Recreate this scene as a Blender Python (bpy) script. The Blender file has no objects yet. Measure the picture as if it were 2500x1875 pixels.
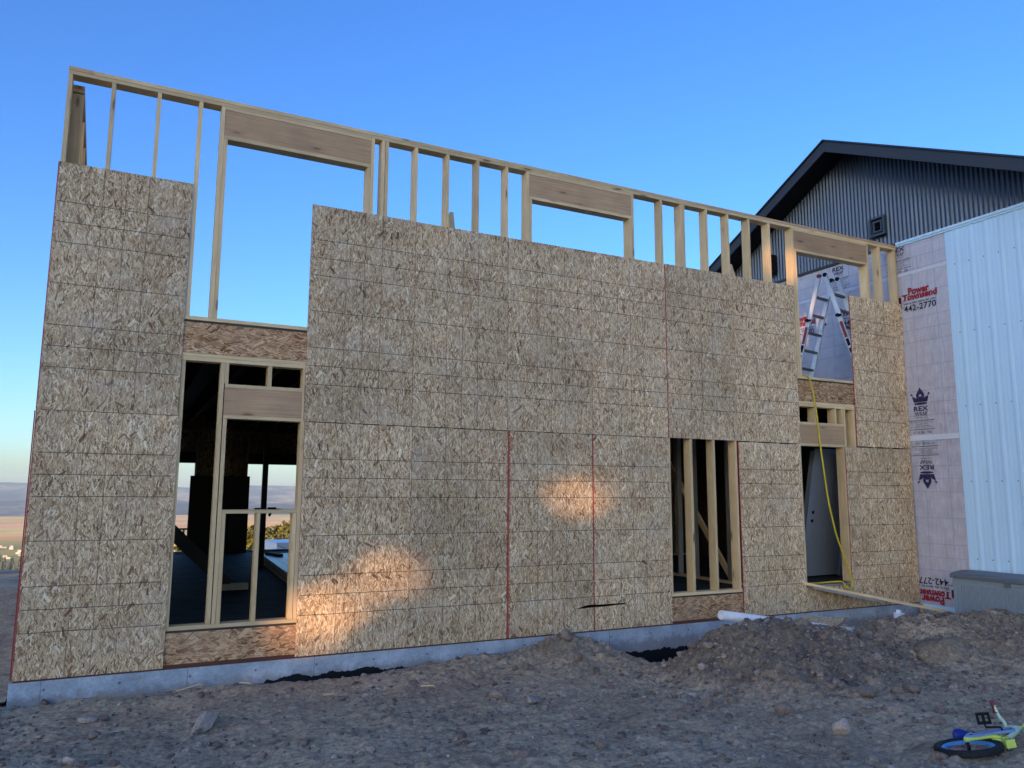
import bpy, math, random
import numpy as np
from mathutils import Vector, Matrix, Euler
R = math.radians
S = bpy.context.scene
COL = S.collection

# ------------------------------------------------------------------ camera
cam_d = bpy.data.cameras.new("camera")
cam = bpy.data.objects.new("camera", cam_d); COL.objects.link(cam)
cam.location = (0.76391, -8.36009, 1.69297)
cam.rotation_euler = Euler((R(98.05475), R(-0.29828), R(-26.59756)), 'XYZ')
cam_d.sensor_width = 36.0
cam_d.lens = 36.0 * 1877.77 / 2500.0
cam_d.clip_start = 0.05; cam_d.clip_end = 60000
S.camera = cam

# ------------------------------------------------------------------ sky, sun, exposure
SUN_EL = 7.0
SUN_AZ = (-0.8, -0.6)                       # horizontal direction towards the sun
W = bpy.data.worlds.new("World"); S.world = W; W.use_nodes = True
wn = W.node_tree.nodes; wl = W.node_tree.links; wn.clear()
sky = wn.new('ShaderNodeTexSky'); sky.sky_type = 'NISHITA'; sky.sun_disc = False
sky.sun_elevation = R(SUN_EL); sky.sun_rotation = math.atan2(SUN_AZ[0], SUN_AZ[1])
sky.altitude = 900; sky.air_density = 1.0; sky.dust_density = 2.5; sky.ozone_density = 3.0
hs = wn.new('ShaderNodeHueSaturation'); hs.inputs['Hue'].default_value = 0.512
hs.inputs['Saturation'].default_value = 1.13; hs.inputs['Value'].default_value = 1.0
bg = wn.new('ShaderNodeBackground'); bg.inputs['Strength'].default_value = 0.15
wo = wn.new('ShaderNodeOutputWorld')
tn_ = wn.new('ShaderNodeMix'); tn_.data_type = 'RGBA'; tn_.blend_type = 'MULTIPLY'; tn_.inputs[0].default_value = 1; tn_.inputs[7].default_value = (.90, .95, 1.03, 1)
wl.new(sky.outputs[0], tn_.inputs[6]); wl.new(tn_.outputs[2], hs.inputs['Color']); wl.new(hs.outputs[0], bg.inputs['Color']); wl.new(bg.outputs[0], wo.inputs['Surface'])
sun_d = bpy.data.lights.new("sun", 'SUN'); sun_d.energy = 5.0; sun_d.angle = R(0.30); sun_d.color = (1.0, 0.60, 0.29)
sun = bpy.data.objects.new("sun", sun_d); COL.objects.link(sun)
TO_SUN = Vector((SUN_AZ[0]*math.cos(R(SUN_EL)), SUN_AZ[1]*math.cos(R(SUN_EL)), math.sin(R(SUN_EL))))
sun.rotation_euler = TO_SUN.to_track_quat('Z', 'Y').to_euler()
sun.location = (0, 0, 60)
S.view_settings.view_transform = 'Standard'; S.view_settings.look = 'None'
S.view_settings.gamma = 1.0; S.view_settings.use_curve_mapping = False
S.view_settings.exposure = 1.68
S.render.engine = 'CYCLES'
S.cycles.max_bounces = 8; S.cycles.diffuse_bounces = 4; S.cycles.glossy_bounces = 3
S.cycles.volume_bounces = 0; S.cycles.use_denoising = True
S.cycles.sample_clamp_indirect = 6.0

# ------------------------------------------------------------------ helpers
rng = np.random.default_rng(7)
random.seed(7)

def tag(o, label=None, cat=None, group=None, kind=None):
    if label: o['label'] = label
    if cat: o['category'] = cat
    if group: o['group'] = group
    if kind: o['kind'] = kind
    return o

def empty(name, loc=(0, 0, 0), rot=(0, 0, 0), label=None, cat=None, group=None):
    o = bpy.data.objects.new(name, None); COL.objects.link(o)
    o.location = loc; o.rotation_euler = rot; o.empty_display_size = 0.2
    return tag(o, label, cat, group)

def link(name, me, parent=None, loc=(0, 0, 0), rot=(0, 0, 0)):
    o = bpy.data.objects.new(name, me); COL.objects.link(o)
    o.location = loc; o.rotation_euler = rot
    if parent is not None: o.parent = parent
    return o

class MB:
    def __init__(s): s.v = []; s.f = []; s.uv = []; s.m = []; s.sm = []
    def face(s, pts, uvs=None, m=0, smooth=False):
        b = len(s.v); s.v.extend([tuple(p) for p in pts]); s.f.append(list(range(b, b+len(pts))))
        s.uv.append(uvs if uvs else [(0.0, 0.0)]*len(pts)); s.m.append(m); s.sm.append(smooth)
    def grid_face(s, idx, uvs=None, m=0, smooth=True):
        s.f.append(list(idx)); s.uv.append(uvs if uvs else [(0.0, 0.0)]*len(idx)); s.m.append(m); s.sm.append(smooth)
    def box(s, lo, hi, m=0, M=None):
        lo = Vector(lo); hi = Vector(hi); d = hi-lo; L = max(range(3), key=lambda i: d[i])
        for ax in range(3):
            a, b = [i for i in range(3) if i != ax]
            for sd in (0, 1):
                c = [(0, 0), (1, 0), (1, 1), (0, 1)]
                flip = (sd == 1) ^ (ax == 1)
                if not flip: c = c[::-1]
                pts = []; uvs = []
                for (i, j) in c:
                    p = [0, 0, 0]; p[ax] = hi[ax] if sd else lo[ax]
                    p[a] = hi[a] if i else lo[a]; p[b] = hi[b] if j else lo[b]
                    ua = p[a]-lo[a]; ub = p[b]-lo[b]
                    uvs.append((ub + ax*.37, ua) if L == a else (ua + ax*.37, ub))
                    q = Vector(p); pts.append(M @ q if M else q)
                s.face(pts, uvs, m)
    def bar(s, p0, p1, w, t, m=0, up=(0, 0, 1)):
        """a box from p0 to p1, width w across, thickness t along up"""
        p0 = Vector(p0); p1 = Vector(p1); z = (p1-p0); L = z.length; z.normalize()
        u = Vector(up); x = z.cross(u); x.normalize(); y = z.cross(x)
        M = Matrix(((x.x, y.x, z.x, p0.x), (x.y, y.y, z.y, p0.y), (x.z, y.z, z.z, p0.z), (0, 0, 0, 1)))
        s.box((-w/2, -t/2, 0), (w/2, t/2, L), m, M)
    def tube(s, path, r, n=8, m=0, cap=True, rs=None):
        path = [Vector(p) for p in path]; rings = []; prev = None
        for i, p in enumerate(path):
            t = (path[min(i+1, len(path)-1)]-path[max(i-1, 0)]).normalized()
            if prev is None:
                a = Vector((0, 0, 1)) if abs(t.z) < .9 else Vector((1, 0, 0))
                x = t.cross(a).normalized()
            else:
                x = (prev - t*prev.dot(t)).normalized()
            prev = x; y = t.cross(x); rr = rs[i] if rs else r
            b = len(s.v); rings.append(b)
            for k in range(n):
                an = 2*math.pi*k/n; s.v.append(tuple(p + (x*math.cos(an)+y*math.sin(an))*rr))
        for i in range(len(rings)-1):
            for k in range(n):
                k2 = (k+1) % n
                s.grid_face((rings[i]+k, rings[i]+k2, rings[i+1]+k2, rings[i+1]+k), [(k/n, i), ((k+1)/n, i), ((k+1)/n, i+1), (k/n, i+1)], m)
        if cap:
            s.grid_face([rings[0]+k for k in range(n)][::-1], None, m, False)
            s.grid_face([rings[-1]+k for k in range(n)], None, m, False)
    def cyl(s, p0, p1, r, n=12, m=0, r1=None): s.tube([p0, p1], r, n, m, True, [r, r if r1 is None else r1])
    def prism(s, poly, y0, y1, m=0, me=None, org=(0, 0)):
        """polygon in x,z extruded from y0 (front) to y1; front/back use m, edges use me"""
        me = m if me is None else me; n = len(poly)
        area = sum(poly[i][0]*poly[(i+1) % n][1]-poly[(i+1) % n][0]*poly[i][1] for i in range(n))
        if area < 0: poly = poly[::-1]
        uv = [(p[0]-org[0], p[1]-org[1]) for p in poly]
        s.face([(p[0], y0, p[1]) for p in poly], uv, m)
        s.face([(p[0], y1, p[1]) for p in poly][::-1], uv[::-1], m)
        for i in range(n):
            a = poly[i]; b = poly[(i+1) % n]
            s.face([(a[0], y1, a[1]), (b[0], y1, b[1]), (b[0], y0, b[1]), (a[0], y0, a[1])], [(0, 0), (0, .1), (.01, .1), (.01, 0)], me)
    def mesh(s, name, mats):
        me = bpy.data.meshes.new(name); me.from_pydata(s.v, [], s.f)
        for mt in (mats if isinstance(mats, (list, tuple)) else [mats]): me.materials.append(mt)
        uvl = me.uv_layers.new(name="UVMap")
        uvl.data.foreach_set('uv', np.array([c for f in s.uv for c in f], dtype=np.float32).ravel())
        me.polygons.foreach_set('material_index', np.array(s.m, dtype=np.int32))
        me.polygons.foreach_set('use_smooth', np.array(s.sm, dtype=bool))
        me.update(); return me
    def build(s, name, mats, parent=None, loc=(0, 0, 0), rot=(0, 0, 0)): return link(name, s.mesh(name, mats), parent, loc, rot)

def np_mesh(name, V, F, mats, smooth=False, attr=None):
    """fast mesh from arrays; F is (n,3) or (n,4); attr = per-vertex float 'tone'"""
    me = bpy.data.meshes.new(name); V = np.asarray(V, np.float32); F = np.asarray(F, np.int32)
    k = F.shape[1]
    me.vertices.add(len(V)); me.vertices.foreach_set('co', V.ravel())
    me.loops.add(F.size); me.loops.foreach_set('vertex_index', F.ravel())
    me.polygons.add(len(F)); me.polygons.foreach_set('loop_start', np.arange(0, F.size, k, dtype=np.int32))
    me.polygons.foreach_set('loop_total', np.full(len(F), k, np.int32))
    me.polygons.foreach_set('use_smooth', np.full(len(F), smooth, bool))
    for mt in (mats if isinstance(mats, (list, tuple)) else [mats]): me.materials.append(mt)
    if attr is not None:
        a = me.attributes.new('tone', 'FLOAT', 'POINT'); a.data.foreach_set('value', np.asarray(attr, np.float32))
    me.update(); me.validate(); return me

def _hash(ix, iy, seed):
    h = (ix.astype(np.int64)*374761393 + iy.astype(np.int64)*668265263 + seed*1442695041) & 0xFFFFFFFF
    h = ((h ^ (h >> 13))*1274126177) & 0xFFFFFFFF
    return ((h ^ (h >> 16)) & 0xFFFF)/65535.0
def vnoise(x, y, seed=0):
    x = np.asarray(x, float); y = np.asarray(y, float)
    ix = np.floor(x); iy = np.floor(y); fx = x-ix; fy = y-iy
    fx = fx*fx*fx*(fx*(fx*6-15)+10); fy = fy*fy*fy*(fy*(fy*6-15)+10)
    ix = ix.astype(np.int64); iy = iy.astype(np.int64)
    a = _hash(ix, iy, seed); b = _hash(ix+1, iy, seed); c = _hash(ix, iy+1, seed); d = _hash(ix+1, iy+1, seed)
    return (a*(1-fx)+b*fx)*(1-fy)+(c*(1-fx)+d*fx)*fy
def fbm(x, y, sc, oct=4, seed=0, gain=.5):
    t = 0; a = 1; n = 0
    for o in range(oct):
        t = t+a*(vnoise(x*sc, y*sc, seed+o*17)-.5); n += a; a *= gain; sc *= 2.03
    return t/n*2

# ------------------------------------------------------------------ materials
class NT:
    def __init__(s, name):
        s.m = bpy.data.materials.new(name); s.m.use_nodes = True; s.t = s.m.node_tree; s.t.nodes.clear()
        s.o = s.n('ShaderNodeOutputMaterial'); s.b = s.n('ShaderNodeBsdfPrincipled'); s.l(s.b.outputs[0], s.o.inputs[0])
    def n(s, k): return s.t.nodes.new(k)
    def l(s, a, b): s.t.links.new(a, b)
    def put(s, sock, v):
        if hasattr(v, 'links') or hasattr(v, 'is_linked'): s.l(v, sock)
        else: sock.default_value = v
    def math(s, op, a, b=0.0, c=None, clamp=False):
        n = s.n('ShaderNodeMath'); n.operation = op; n.use_clamp = clamp; s.put(n.inputs[0], a); s.put(n.inputs[1], b)
        if c is not None: s.put(n.inputs[2], c)
        return n.outputs[0]
    def vmath(s, op, a, b=(0, 0, 0)):
        n = s.n('ShaderNodeVectorMath'); n.operation = op; s.put(n.inputs[0], a)
        if op == 'LENGTH': return n.outputs['Value']
        if op == 'SCALE': s.put(n.inputs['Scale'], b)
        else: s.put(n.inputs[1], b)
        return n.outputs[0]
    def mix(s, f, a, b, mode='MIX'):
        n = s.n('ShaderNodeMix'); n.data_type = 'RGBA'; n.blend_type = mode
        s.put(n.inputs[0], f); s.put(n.inputs[6], c4(a)); s.put(n.inputs[7], c4(b)); return n.outputs[2]
    def noise(s, vec, sc, det=3, rough=.55, dist=0):
        n = s.n('ShaderNodeTexNoise'); s.put(n.inputs['Vector'], vec); n.inputs['Scale'].default_value = sc
        n.inputs['Detail'].default_value = det; n.inputs['Roughness'].default_value = rough; n.inputs['Distortion'].default_value = dist
        return n
    def vor(s, vec, sc, feat='F1', rnd=1.0):
        n = s.n('ShaderNodeTexVoronoi'); s.put(n.inputs['Vector'], vec); n.inputs['Scale'].default_value = sc
        n.feature = feat; n.inputs['Randomness'].default_value = rnd; return n
    def ramp(s, f, stops, interp='LINEAR'):
        n = s.n('ShaderNodeValToRGB'); s.put(n.inputs[0], f); r = n.color_ramp; r.interpolation = interp
        while len(r.elements) < len(stops): r.elements.new(.5)
        for e, (p, c) in zip(r.elements, stops): e.position = p; e.color = c4(c)
        return n.outputs[0]
    def sstep(s, x, a, b):
        n = s.n('ShaderNodeMapRange'); n.interpolation_type = 'SMOOTHSTEP'; s.put(n.inputs[0], x)
        s.put(n.inputs[1], a); s.put(n.inputs[2], b); n.inputs[3].default_value = 0; n.inputs[4].default_value = 1; return n.outputs[0]
    def mapr(s, x, a, b, c, d):
        n = s.n('ShaderNodeMapRange'); s.put(n.inputs[0], x)
        for i, q in enumerate((a, b, c, d)): n.inputs[i+1].default_value = q
        return n.outputs[0]
    def attr(s, name, typ='OBJECT'):
        n = s.n('ShaderNodeAttribute'); n.attribute_type = typ; n.attribute_name = name; return n
    def bump(s, h, strength=.3, dist=.01):
        n = s.n('ShaderNodeBump'); n.inputs['Strength'].default_value = strength; n.inputs['Distance'].default_value = dist
        s.put(n.inputs['Height'], h); s.l(n.outputs[0], s.b.inputs['Normal'])
    def sep(s, v): n = s.n('ShaderNodeSeparateXYZ'); s.put(n.inputs[0], v); return n.outputs
    def comb(s, x, y, z=0.0):
        n = s.n('ShaderNodeCombineXYZ'); s.put(n.inputs[0], x); s.put(n.inputs[1], y); s.put(n.inputs[2], z); return n.outputs[0]
    def coord(s, k='UV'): return s.n('ShaderNodeTexCoord').outputs[k]
    def rnd(s): return s.n('ShaderNodeObjectInfo').outputs['Random']
    def fin(s, col=None, rough=.6, metal=0.0, spec=.4):
        if col is not None: s.put(s.b.inputs['Base Color'], c4(col))
        s.put(s.b.inputs['Roughness'], rough); s.put(s.b.inputs['Metallic'], metal); s.b.inputs['Specular IOR Level'].default_value = spec
        return s.m
def c4(c):
    if isinstance(c, (tuple, list)) and len(c) == 3: return (c[0], c[1], c[2], 1.0)
    return c

def plain(name, col, rough=.5, metal=0.0, spec=.4, var=.12, sc=30, bump=.05):
    t = NT(name); P = t.coord('Object'); n = t.noise(P, sc, 4)
    f = t.mapr(n.outputs[0], .3, .7, 1-var, 1+var)
    mul = t.mix(1.0, col, t.comb(f, f, f), 'MULTIPLY')
    t.bump(n.outputs[0], bump, .004)
    return t.fin(mul, rough, metal, spec)

def mat_osb():
    t = NT('oriented_strand_board'); uv = t.coord('UV'); r = t.rnd()
    off = t.comb(t.math('MULTIPLY', r, 91.3), t.math('MULTIPLY', r, 57.7))
    P = t.vmath('ADD', uv, off)
    # fine base strands
    w = t.noise(P, 9, 2)
    Pd = t.vmath('ADD', P, t.vmath('SCALE', t.vmath('SUBTRACT', w.outputs['Color'], (.5, .5, .5)), .05))
    base = t.vor(t.vmath('MULTIPLY', Pd, (95, 24, 1)), 1.0)
    val = t.sep(base.outputs['Color'])[0]
    # layers of flakes: each cell carries a turned rectangle
    for k, (sc, L, Wd, sx, spread) in enumerate([(25, .47, .066, 2.6, 1.0), (20, .47, .07, 2.6, .8), (16, .47, .07, 2.5, .9), (13, .46, .07, 2.4, .75), (10.5, .46, .072, 2.2, .9), (8.2, .42, .085, 1.7, 1.2)]):
        Q = t.vmath('ADD', t.vmath('MULTIPLY', P, (sc*sx, sc, 1)), (k*13.1, k*7.7, 0))
        v = t.vor(Q, 1.0)
        loc = t.vmath('SUBTRACT', Q, v.outputs['Position']); cs = t.sep(v.outputs['Color'])
        lx, ly, _ = t.sep(t.vmath('MULTIPLY', loc, (1/sx, 1, 1)))
        ang = t.math('MULTIPLY', t.math('SUBTRACT', cs[0], .5), 2*spread)
        c = t.math('COSINE', ang); sn = t.math('SINE', ang)
        a = t.math('ABSOLUTE', t.math('SUBTRACT', t.math('MULTIPLY', lx, c), t.math('MULTIPLY', ly, sn)))
        b = t.math('ABSOLUTE', t.math('ADD', t.math('MULTIPLY', lx, sn), t.math('MULTIPLY', ly, c)))
        wd = t.math('MULTIPLY', t.math('ADD', .45, cs[1]), Wd)
        msk = t.math('MULTIPLY', t.math('LESS_THAN', a, wd), t.math('LESS_THAN', b, L*.9))
        msk = t.math('MULTIPLY', msk, t.math('GREATER_THAN', cs[2], (.10, .15, .2, .3, .45, .70)[k]))
        n = t.n('ShaderNodeMix'); n.data_type = 'FLOAT'; t.put(n.inputs[0], msk); t.put(n.inputs[2], val)
        t.put(n.inputs[3], t.math('FRACT', t.math('MULTIPLY', cs[1], 7.31))); val = n.outputs[0]
        if k == 5: last = t.math('MULTIPLY', msk, t.math('GREATER_THAN', t.math('FRACT', t.math('MULTIPLY', cs[0], 23.7)), .90))
    col = t.ramp(val, [(0.0, (.155, .085, .042)), (.14, (.345, .207, .104)), (.38, (.55, .362, .196)), (.66, (.695, .485, .28)), (.86, (.81, .625, .39)), (1.0, (.91, .79, .57))])
    col = t.mix(last, col, (.26, .13, .08))
    gr = t.noise(t.vmath('MULTIPLY', P, (140, 30, 1)), 1.0, 3)
    g = t.mapr(gr.outputs[0], .25, .75, .80, 1.18); col = t.mix(1.0, col, t.comb(g, g, g), 'MULTIPLY')
    big = t.noise(P, 1.1, 3); pt = t.math('ADD', t.mapr(big.outputs[0], .3, .7, .84, 1.13), t.math('MULTIPLY', t.math('SUBTRACT', r, .5), .24))
    col = t.mix(1.0, col, t.comb(pt, pt, t.math('MULTIPLY', pt, .98)), 'MULTIPLY')
    rb = t.noise(P, 3.4, 4, .6); col = t.mix(t.mapr(rb.outputs[0], .54, .74, 0, .45), col, t.mix(1.0, col, (.80, .62, .55), 'MULTIPLY'))
    # weathered pale top film, in patches
    wz = t.noise(P, 2.3, 4); col = t.mix(t.mapr(wz.outputs[0], .50, .72, 0, .34), col, (.72, .60, .44))
    # printed nailing lines (16 and 24 inch) inked on the sheet
    x, y, _ = t.sep(uv)
    wob = t.math('MULTIPLY', t.math('SUBTRACT', t.noise(P, 3, 2).outputs[0], .5), .012)
    x = t.math('ADD', x, wob); y = t.math('ADD', y, wob)
    def near(q, per, off0=0.0):
        fr = t.math('ABSOLUTE', t.math('SUBTRACT', t.math('FRACT', t.math('ADD', t.math('DIVIDE', t.math('SUBTRACT', q, off0), per), .5)), .5))
        return t.math('MULTIPLY', fr, per)
    dx = t.math('MINIMUM', near(x, .4064), near(x, .6096)); dy = t.math('MINIMUM', near(y, .4064), near(y, .6096))
    brk = t.noise(t.vmath('ADD', t.vmath('MULTIPLY', uv, (1.3, .2, 1)), off), 1.6, 1)
    ly = t.math('MULTIPLY', t.sstep(dy, .0054, .0028), t.math('GREATER_THAN', brk.outputs[0], .27))
    ln = t.math('MAXIMUM', t.math('MULTIPLY', t.sstep(dx, .0048, .0024), .78), ly)
    ins = t.math('MULTIPLY', t.math('GREATER_THAN', x, .02), t.math('GREATER_THAN', y, .02))
    ins = t.math('MULTIPLY', ins, t.math('LESS_THAN', x, 1.19)); ins = t.math('MULTIPLY', ins, t.math('LESS_THAN', y, 2.41))
    dens = t.noise(P, 18, 2)
    ln = t.math('MULTIPLY', t.math('MULTIPLY', ln, ins), t.mapr(dens.outputs[0], .3, .65, .62, .92))
    col = t.mix(t.math('MULTIPLY', ln, t.attr('lines').outputs['Fac']), col, (.045, .032, .024))
    # red edge-seal overspray on some sheets
    nz = t.noise(P, 40, 4)
    for a, q in (('red_left', x), ('red_right', t.math('SUBTRACT', 1.2192, x)), ('red_top', t.math('SUBTRACT', 2.438, y))):
        wdt = t.math('MULTIPLY', t.attr(a).outputs['Fac'], t.mapr(nz.outputs[0], .3, .7, .35, 1.5))
        mk = t.math('MULTIPLY', t.math('GREATER_THAN', wdt, .0005), t.sstep(t.math('DIVIDE', q, t.math('MAXIMUM', wdt, .001)), 1.1, .5))
        col = t.mix(t.math('MULTIPLY', mk, .85), col, (.40, .03, .03))
    t.bump(t.math('ADD', val, gr.outputs[0]), .22, .004)
    return t.fin(col, .62, 0, .3)

def mat_wood(name, stops, knots=True, sc=1.0, rough=.6, tint=.15):
    t = NT(name); uv = t.coord('UV'); r = t.rnd()
    P = t.vmath('ADD', uv, t.comb(t.math('MULTIPLY', r, 37.0), t.math('MULTIPLY', r, 71.0)))
    w = t.noise(t.vmath('MULTIPLY', P, (6, .7, 1)), 1.0, 3)
    Pd = t.vmath('ADD', P, t.comb(t.math('MULTIPLY', w.outputs[0], .10), 0.0))
    g = t.noise(t.vmath('MULTIPLY', Pd, (75*sc, 1.6*sc, 1)), 1.0, 5, .62)
    f = g.outputs[0]
    col = t.ramp(f, stops)
    if knots:
        kv = t.vor(t.vmath('MULTIPLY', P, (9, 2.6, 1)), 1.0); cs = t.sep(kv.outputs['Color'])
        d = t.math('MULTIPLY', kv.outputs['Distance'], 1.0)
        rare = t.math('GREATER_THAN', cs[0], .72)
        mk = t.math('MULTIPLY', t.sstep(d, .20, .09), rare)
        col = t.mix(t.math('MULTIPLY', mk, .75), col, (.14, .07, .035))
        hal = t.math('MULTIPLY', t.sstep(d, .40, .12), rare); col = t.mix(t.math('MULTIPLY', hal, .25), col, (.30, .17, .09))
    st = t.noise(P, 2.2, 3); k = t.math('ADD', t.mapr(st.outputs[0], .3, .7, .88, 1.1), t.math('MULTIPLY', t.math('SUBTRACT', r, .5), tint*2))
    col = t.mix(1.0, col, t.comb(k, t.math('MULTIPLY', k, .99), t.math('MULTIPLY', k, .97)), 'MULTIPLY')
    t.bump(f, .2, .002)
    return t.fin(col, rough, 0, .3)

M_OSB = mat_osb()
M_EDGE = plain('red_sealed_board_edge', (.36, .03, .03), .7, var=.3, sc=60)
M_WOOD = mat_wood('spruce_lumber', [(.2, (.48, .32, .155)), (.42, (.70, .50, .265)), (.7, (.80, .605, .345)), (1, (.85, .675, .41))])
M_FIR = mat_wood('fir_beam', [(.2, (.30, .165, .085)), (.42, (.48, .30, .165)), (.72, (.58, .385, .22)), (1, (.66, .46, .285))], sc=.8)
M_WARM = mat_wood('amber_sunglow_lumber', [(.2, (.40, .22, .09)), (.5, (.58, .36, .17)), (1, (.70, .48, .25))])  # amber wood, stands in for orange sun glow at the upper left corner
M_GREYWOOD = mat_wood('weathered_and_dimmed_wood', [(.2, (.20, .17, .14)), (.5, (.30, .27, .23)), (1, (.42, .39, .35))])
M_SILL = mat_wood('treated_sill', [(.2, (.10, .035, .022)), (.6, (.16, .06, .038)), (1, (.21, .085, .05))], knots=False)
M_SHADEWOOD = mat_wood('shade_dark_wood', [(.2, (.05, .034, .022)), (1, (.11, .08, .055))], knots=False)  # dark base puts the deep indoor shade into the timber colour
M_SKYLITBOARD = plain('pale_sky_lit_board', (.80, .79, .76), .32, spec=.5, var=.1, sc=8)  # near-white top boards imitate sky light lying on the stack
M_DARKFLOOR = plain('dark_subfloor', (.060, .053, .048), .7, spec=.15, var=.35, sc=3.0)  # very dark floor tone with broad mottling

def mat_concrete():
    t = NT('stem_wall_concrete'); P = t.coord('Object'); a = t.noise(P, 2.4, 6, .6); b = t.noise(P, 38, 4); z = t.sep(P)
    col = t.ramp(a.outputs[0], [(.32, (.28, .325, .365)), (.5, (.38, .43, .475)), (.66, (.50, .555, .60))])
    k = t.mapr(b.outputs[0], .3, .7, .86, 1.12); col = t.mix(1.0, col, t.comb(k, k, k), 'MULTIPLY')
    j = t.math('ABSOLUTE', t.math('SUBTRACT', t.math('FRACT', t.math('DIVIDE', z[0], 1.22)), .18))
    col = t.mix(t.math('MULTIPLY', t.math('LESS_THAN', j, .004), .5), col, (.12, .12, .12))
    ru = t.noise(P, 5.5, 3); col = t.mix(t.mapr(ru.outputs[0], .66, .76, 0, .55), col, (.30, .21, .12))
    bx = t.math('SUBTRACT', z[0], 2.9); bp = t.math('POWER', 2.718, t.math('MULTIPLY', t.math('MULTIPLY', bx, bx), -.9))
    lim = t.math('ADD', t.math('MULTIPLY', bp, .12), t.mapr(t.noise(t.vmath('MULTIPLY', P, (1, 1, .8)), 4.5, 6, .62).outputs[0], .2, .8, -.345, -.235))
    mud = t.math('MULTIPLY', t.sstep(t.math('ADD', z[2], t.mapr(t.noise(P, 7, 5, .7).outputs[0], .2, .8, -.10, .10)), -.10, -.20), .6)
    col = t.mix(mud, col, (.20, .165, .14))
    ty = t.math('LESS_THAN', t.vmath('LENGTH', t.comb(t.math('MULTIPLY', t.math('SUBTRACT', t.math('FRACT', t.math('DIVIDE', z[0], .61)), .4), .61), t.math('ADD', z[2], .085))), .012)
    col = t.mix(t.math('MULTIPLY', ty, .7), col, (.07, .06, .055))
    tar = t.math('LESS_THAN', z[2], lim); col = t.mix(tar, col, (.006, .0065, .009))
    t.bump(b.outputs[0], .25, .004)
    return t.fin(col, t.mapr(tar, 0, 1, .85, .55), 0, .25)
M_CONC = mat_concrete()

def mat_dirt():
    t = NT('bare_dirt'); P = t.coord('Object')
    a = t.noise(P, .9, 5, .6); b = t.noise(P, 26, 5, .7); c = t.noise(P, 150, 3, .7); x, y, z = t.sep(P)
    col = t.ramp(a.outputs[0], [(.3, (.35, .25, .165)), (.5, (.47, .345, .22)), (.7, (.57, .42, .27))])
    k = t.mapr(b.outputs[0], .28, .72, .48, 1.5); col = t.mix(1.0, col, t.comb(k, k, k), 'MULTIPLY')
    mo = t.attr('tone', 'GEOMETRY').outputs['Fac']
    col = t.mix(t.math('MULTIPLY', mo, .8, None, True), col, t.mix(1.0, (.215, .175, .118), t.comb(k, k, k), 'MULTIPLY'))
    col = t.mix(t.math('MULTIPLY', mo, -.9, None, True), col, t.mix(1.0, (.098, .080, .066), t.comb(k, k, k), 'MULTIPLY'))
    v = t.vor(P, 55); sp = t.math('MULTIPLY', t.math('LESS_THAN', v.outputs['Distance'], .33), t.math('GREATER_THAN', t.sep(v.outputs['Color'])[0], .90))
    col = t.mix(t.math('MULTIPLY', sp, .6), col, (.50, .42, .36))
    dk = t.noise(t.vmath('MULTIPLY', P, (.45, 1.3, 1)), 8, 5, .7); col = t.mix(t.mapr(dk.outputs[0], .52, .70, 0, .75), col, (.095, .07, .058))
    t.bump(t.math('ADD', b.outputs[0], t.math('MULTIPLY', c.outputs[0], .5)), .7, .02)
    return t.fin(col, .95, 0, .15)
M_DIRT = mat_dirt()

def mat_rock():
    t = NT('field_stone'); tn = t.attr('tone', 'GEOMETRY').outputs['Fac']; P = t.coord('Object'); n = t.noise(P, 40, 4)
    col = t.ramp(tn, [(0, (.12, .085, .068)), (.45, (.26, .19, .145)), (.8, (.45, .35, .28)), (.95, (.52, .45, .39)), (1, (.78, .70, .62))])
    k = t.mapr(n.outputs[0], .3, .7, .7, 1.3); col = t.mix(1.0, col, t.comb(k, k, k), 'MULTIPLY'); t.bump(n.outputs[0], .5, .01)
    return t.fin(col, .9, 0, .2)
M_ROCK = mat_rock()

def mat_wrap():
    t = NT('house_wrap_film'); P = t.coord('Object'); x, y, z = t.sep(P)
    a = t.noise(P, 7, 4); b = t.noise(t.vmath('MULTIPLY', P, (1, 5, 1)), 2.0, 5, .65)
    col = t.ramp(a.outputs[0], [(.3, (.44, .41, .45)), (.55, (.51, .475, .52)), (.75, (.57, .54, .59))])
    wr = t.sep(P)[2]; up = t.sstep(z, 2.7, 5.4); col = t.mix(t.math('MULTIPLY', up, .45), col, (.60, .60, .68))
    def near(q, per):
        fr = t.math('ABSOLUTE', t.math('SUBTRACT', t.math('FRACT', t.math('ADD', t.math('DIVIDE', q, per), .5)), .5)); return t.math('MULTIPLY', fr, per)
    yy = t.math('ADD', y, .22); zz = t.math('SUBTRACT', z, .12)
    d = t.math('MINIMUM', t.math('MINIMUM', near(zz, .4064), near(zz, .6096)), near(yy, .4064))
    col = t.mix(t.math('MULTIPLY', t.sstep(d, .012, .004), .45), col, (.27, .30, .40))
    t.bump(t.math('ADD', b.outputs[0], t.math('MULTIPLY', a.outputs[0], .3)), .8, .04)
    return t.fin(col, .36, 0, .45)
M_WRAP = mat_wrap()
M_TAPE = plain('wrap_seam_film', (.62, .64, .72), .35, var=.06)
M_NAVY = plain('navy_print', (.020, .018, .075), .5, var=.05)
M_BLACKINK = plain('black_print', (.02, .02, .03), .5, var=.05)
M_GREYINK = plain('grey_print', (.13, .13, .18), .5, var=.05)
M_REDINK = plain('red_print', (.33, .02, .035), .5, var=.05)

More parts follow.
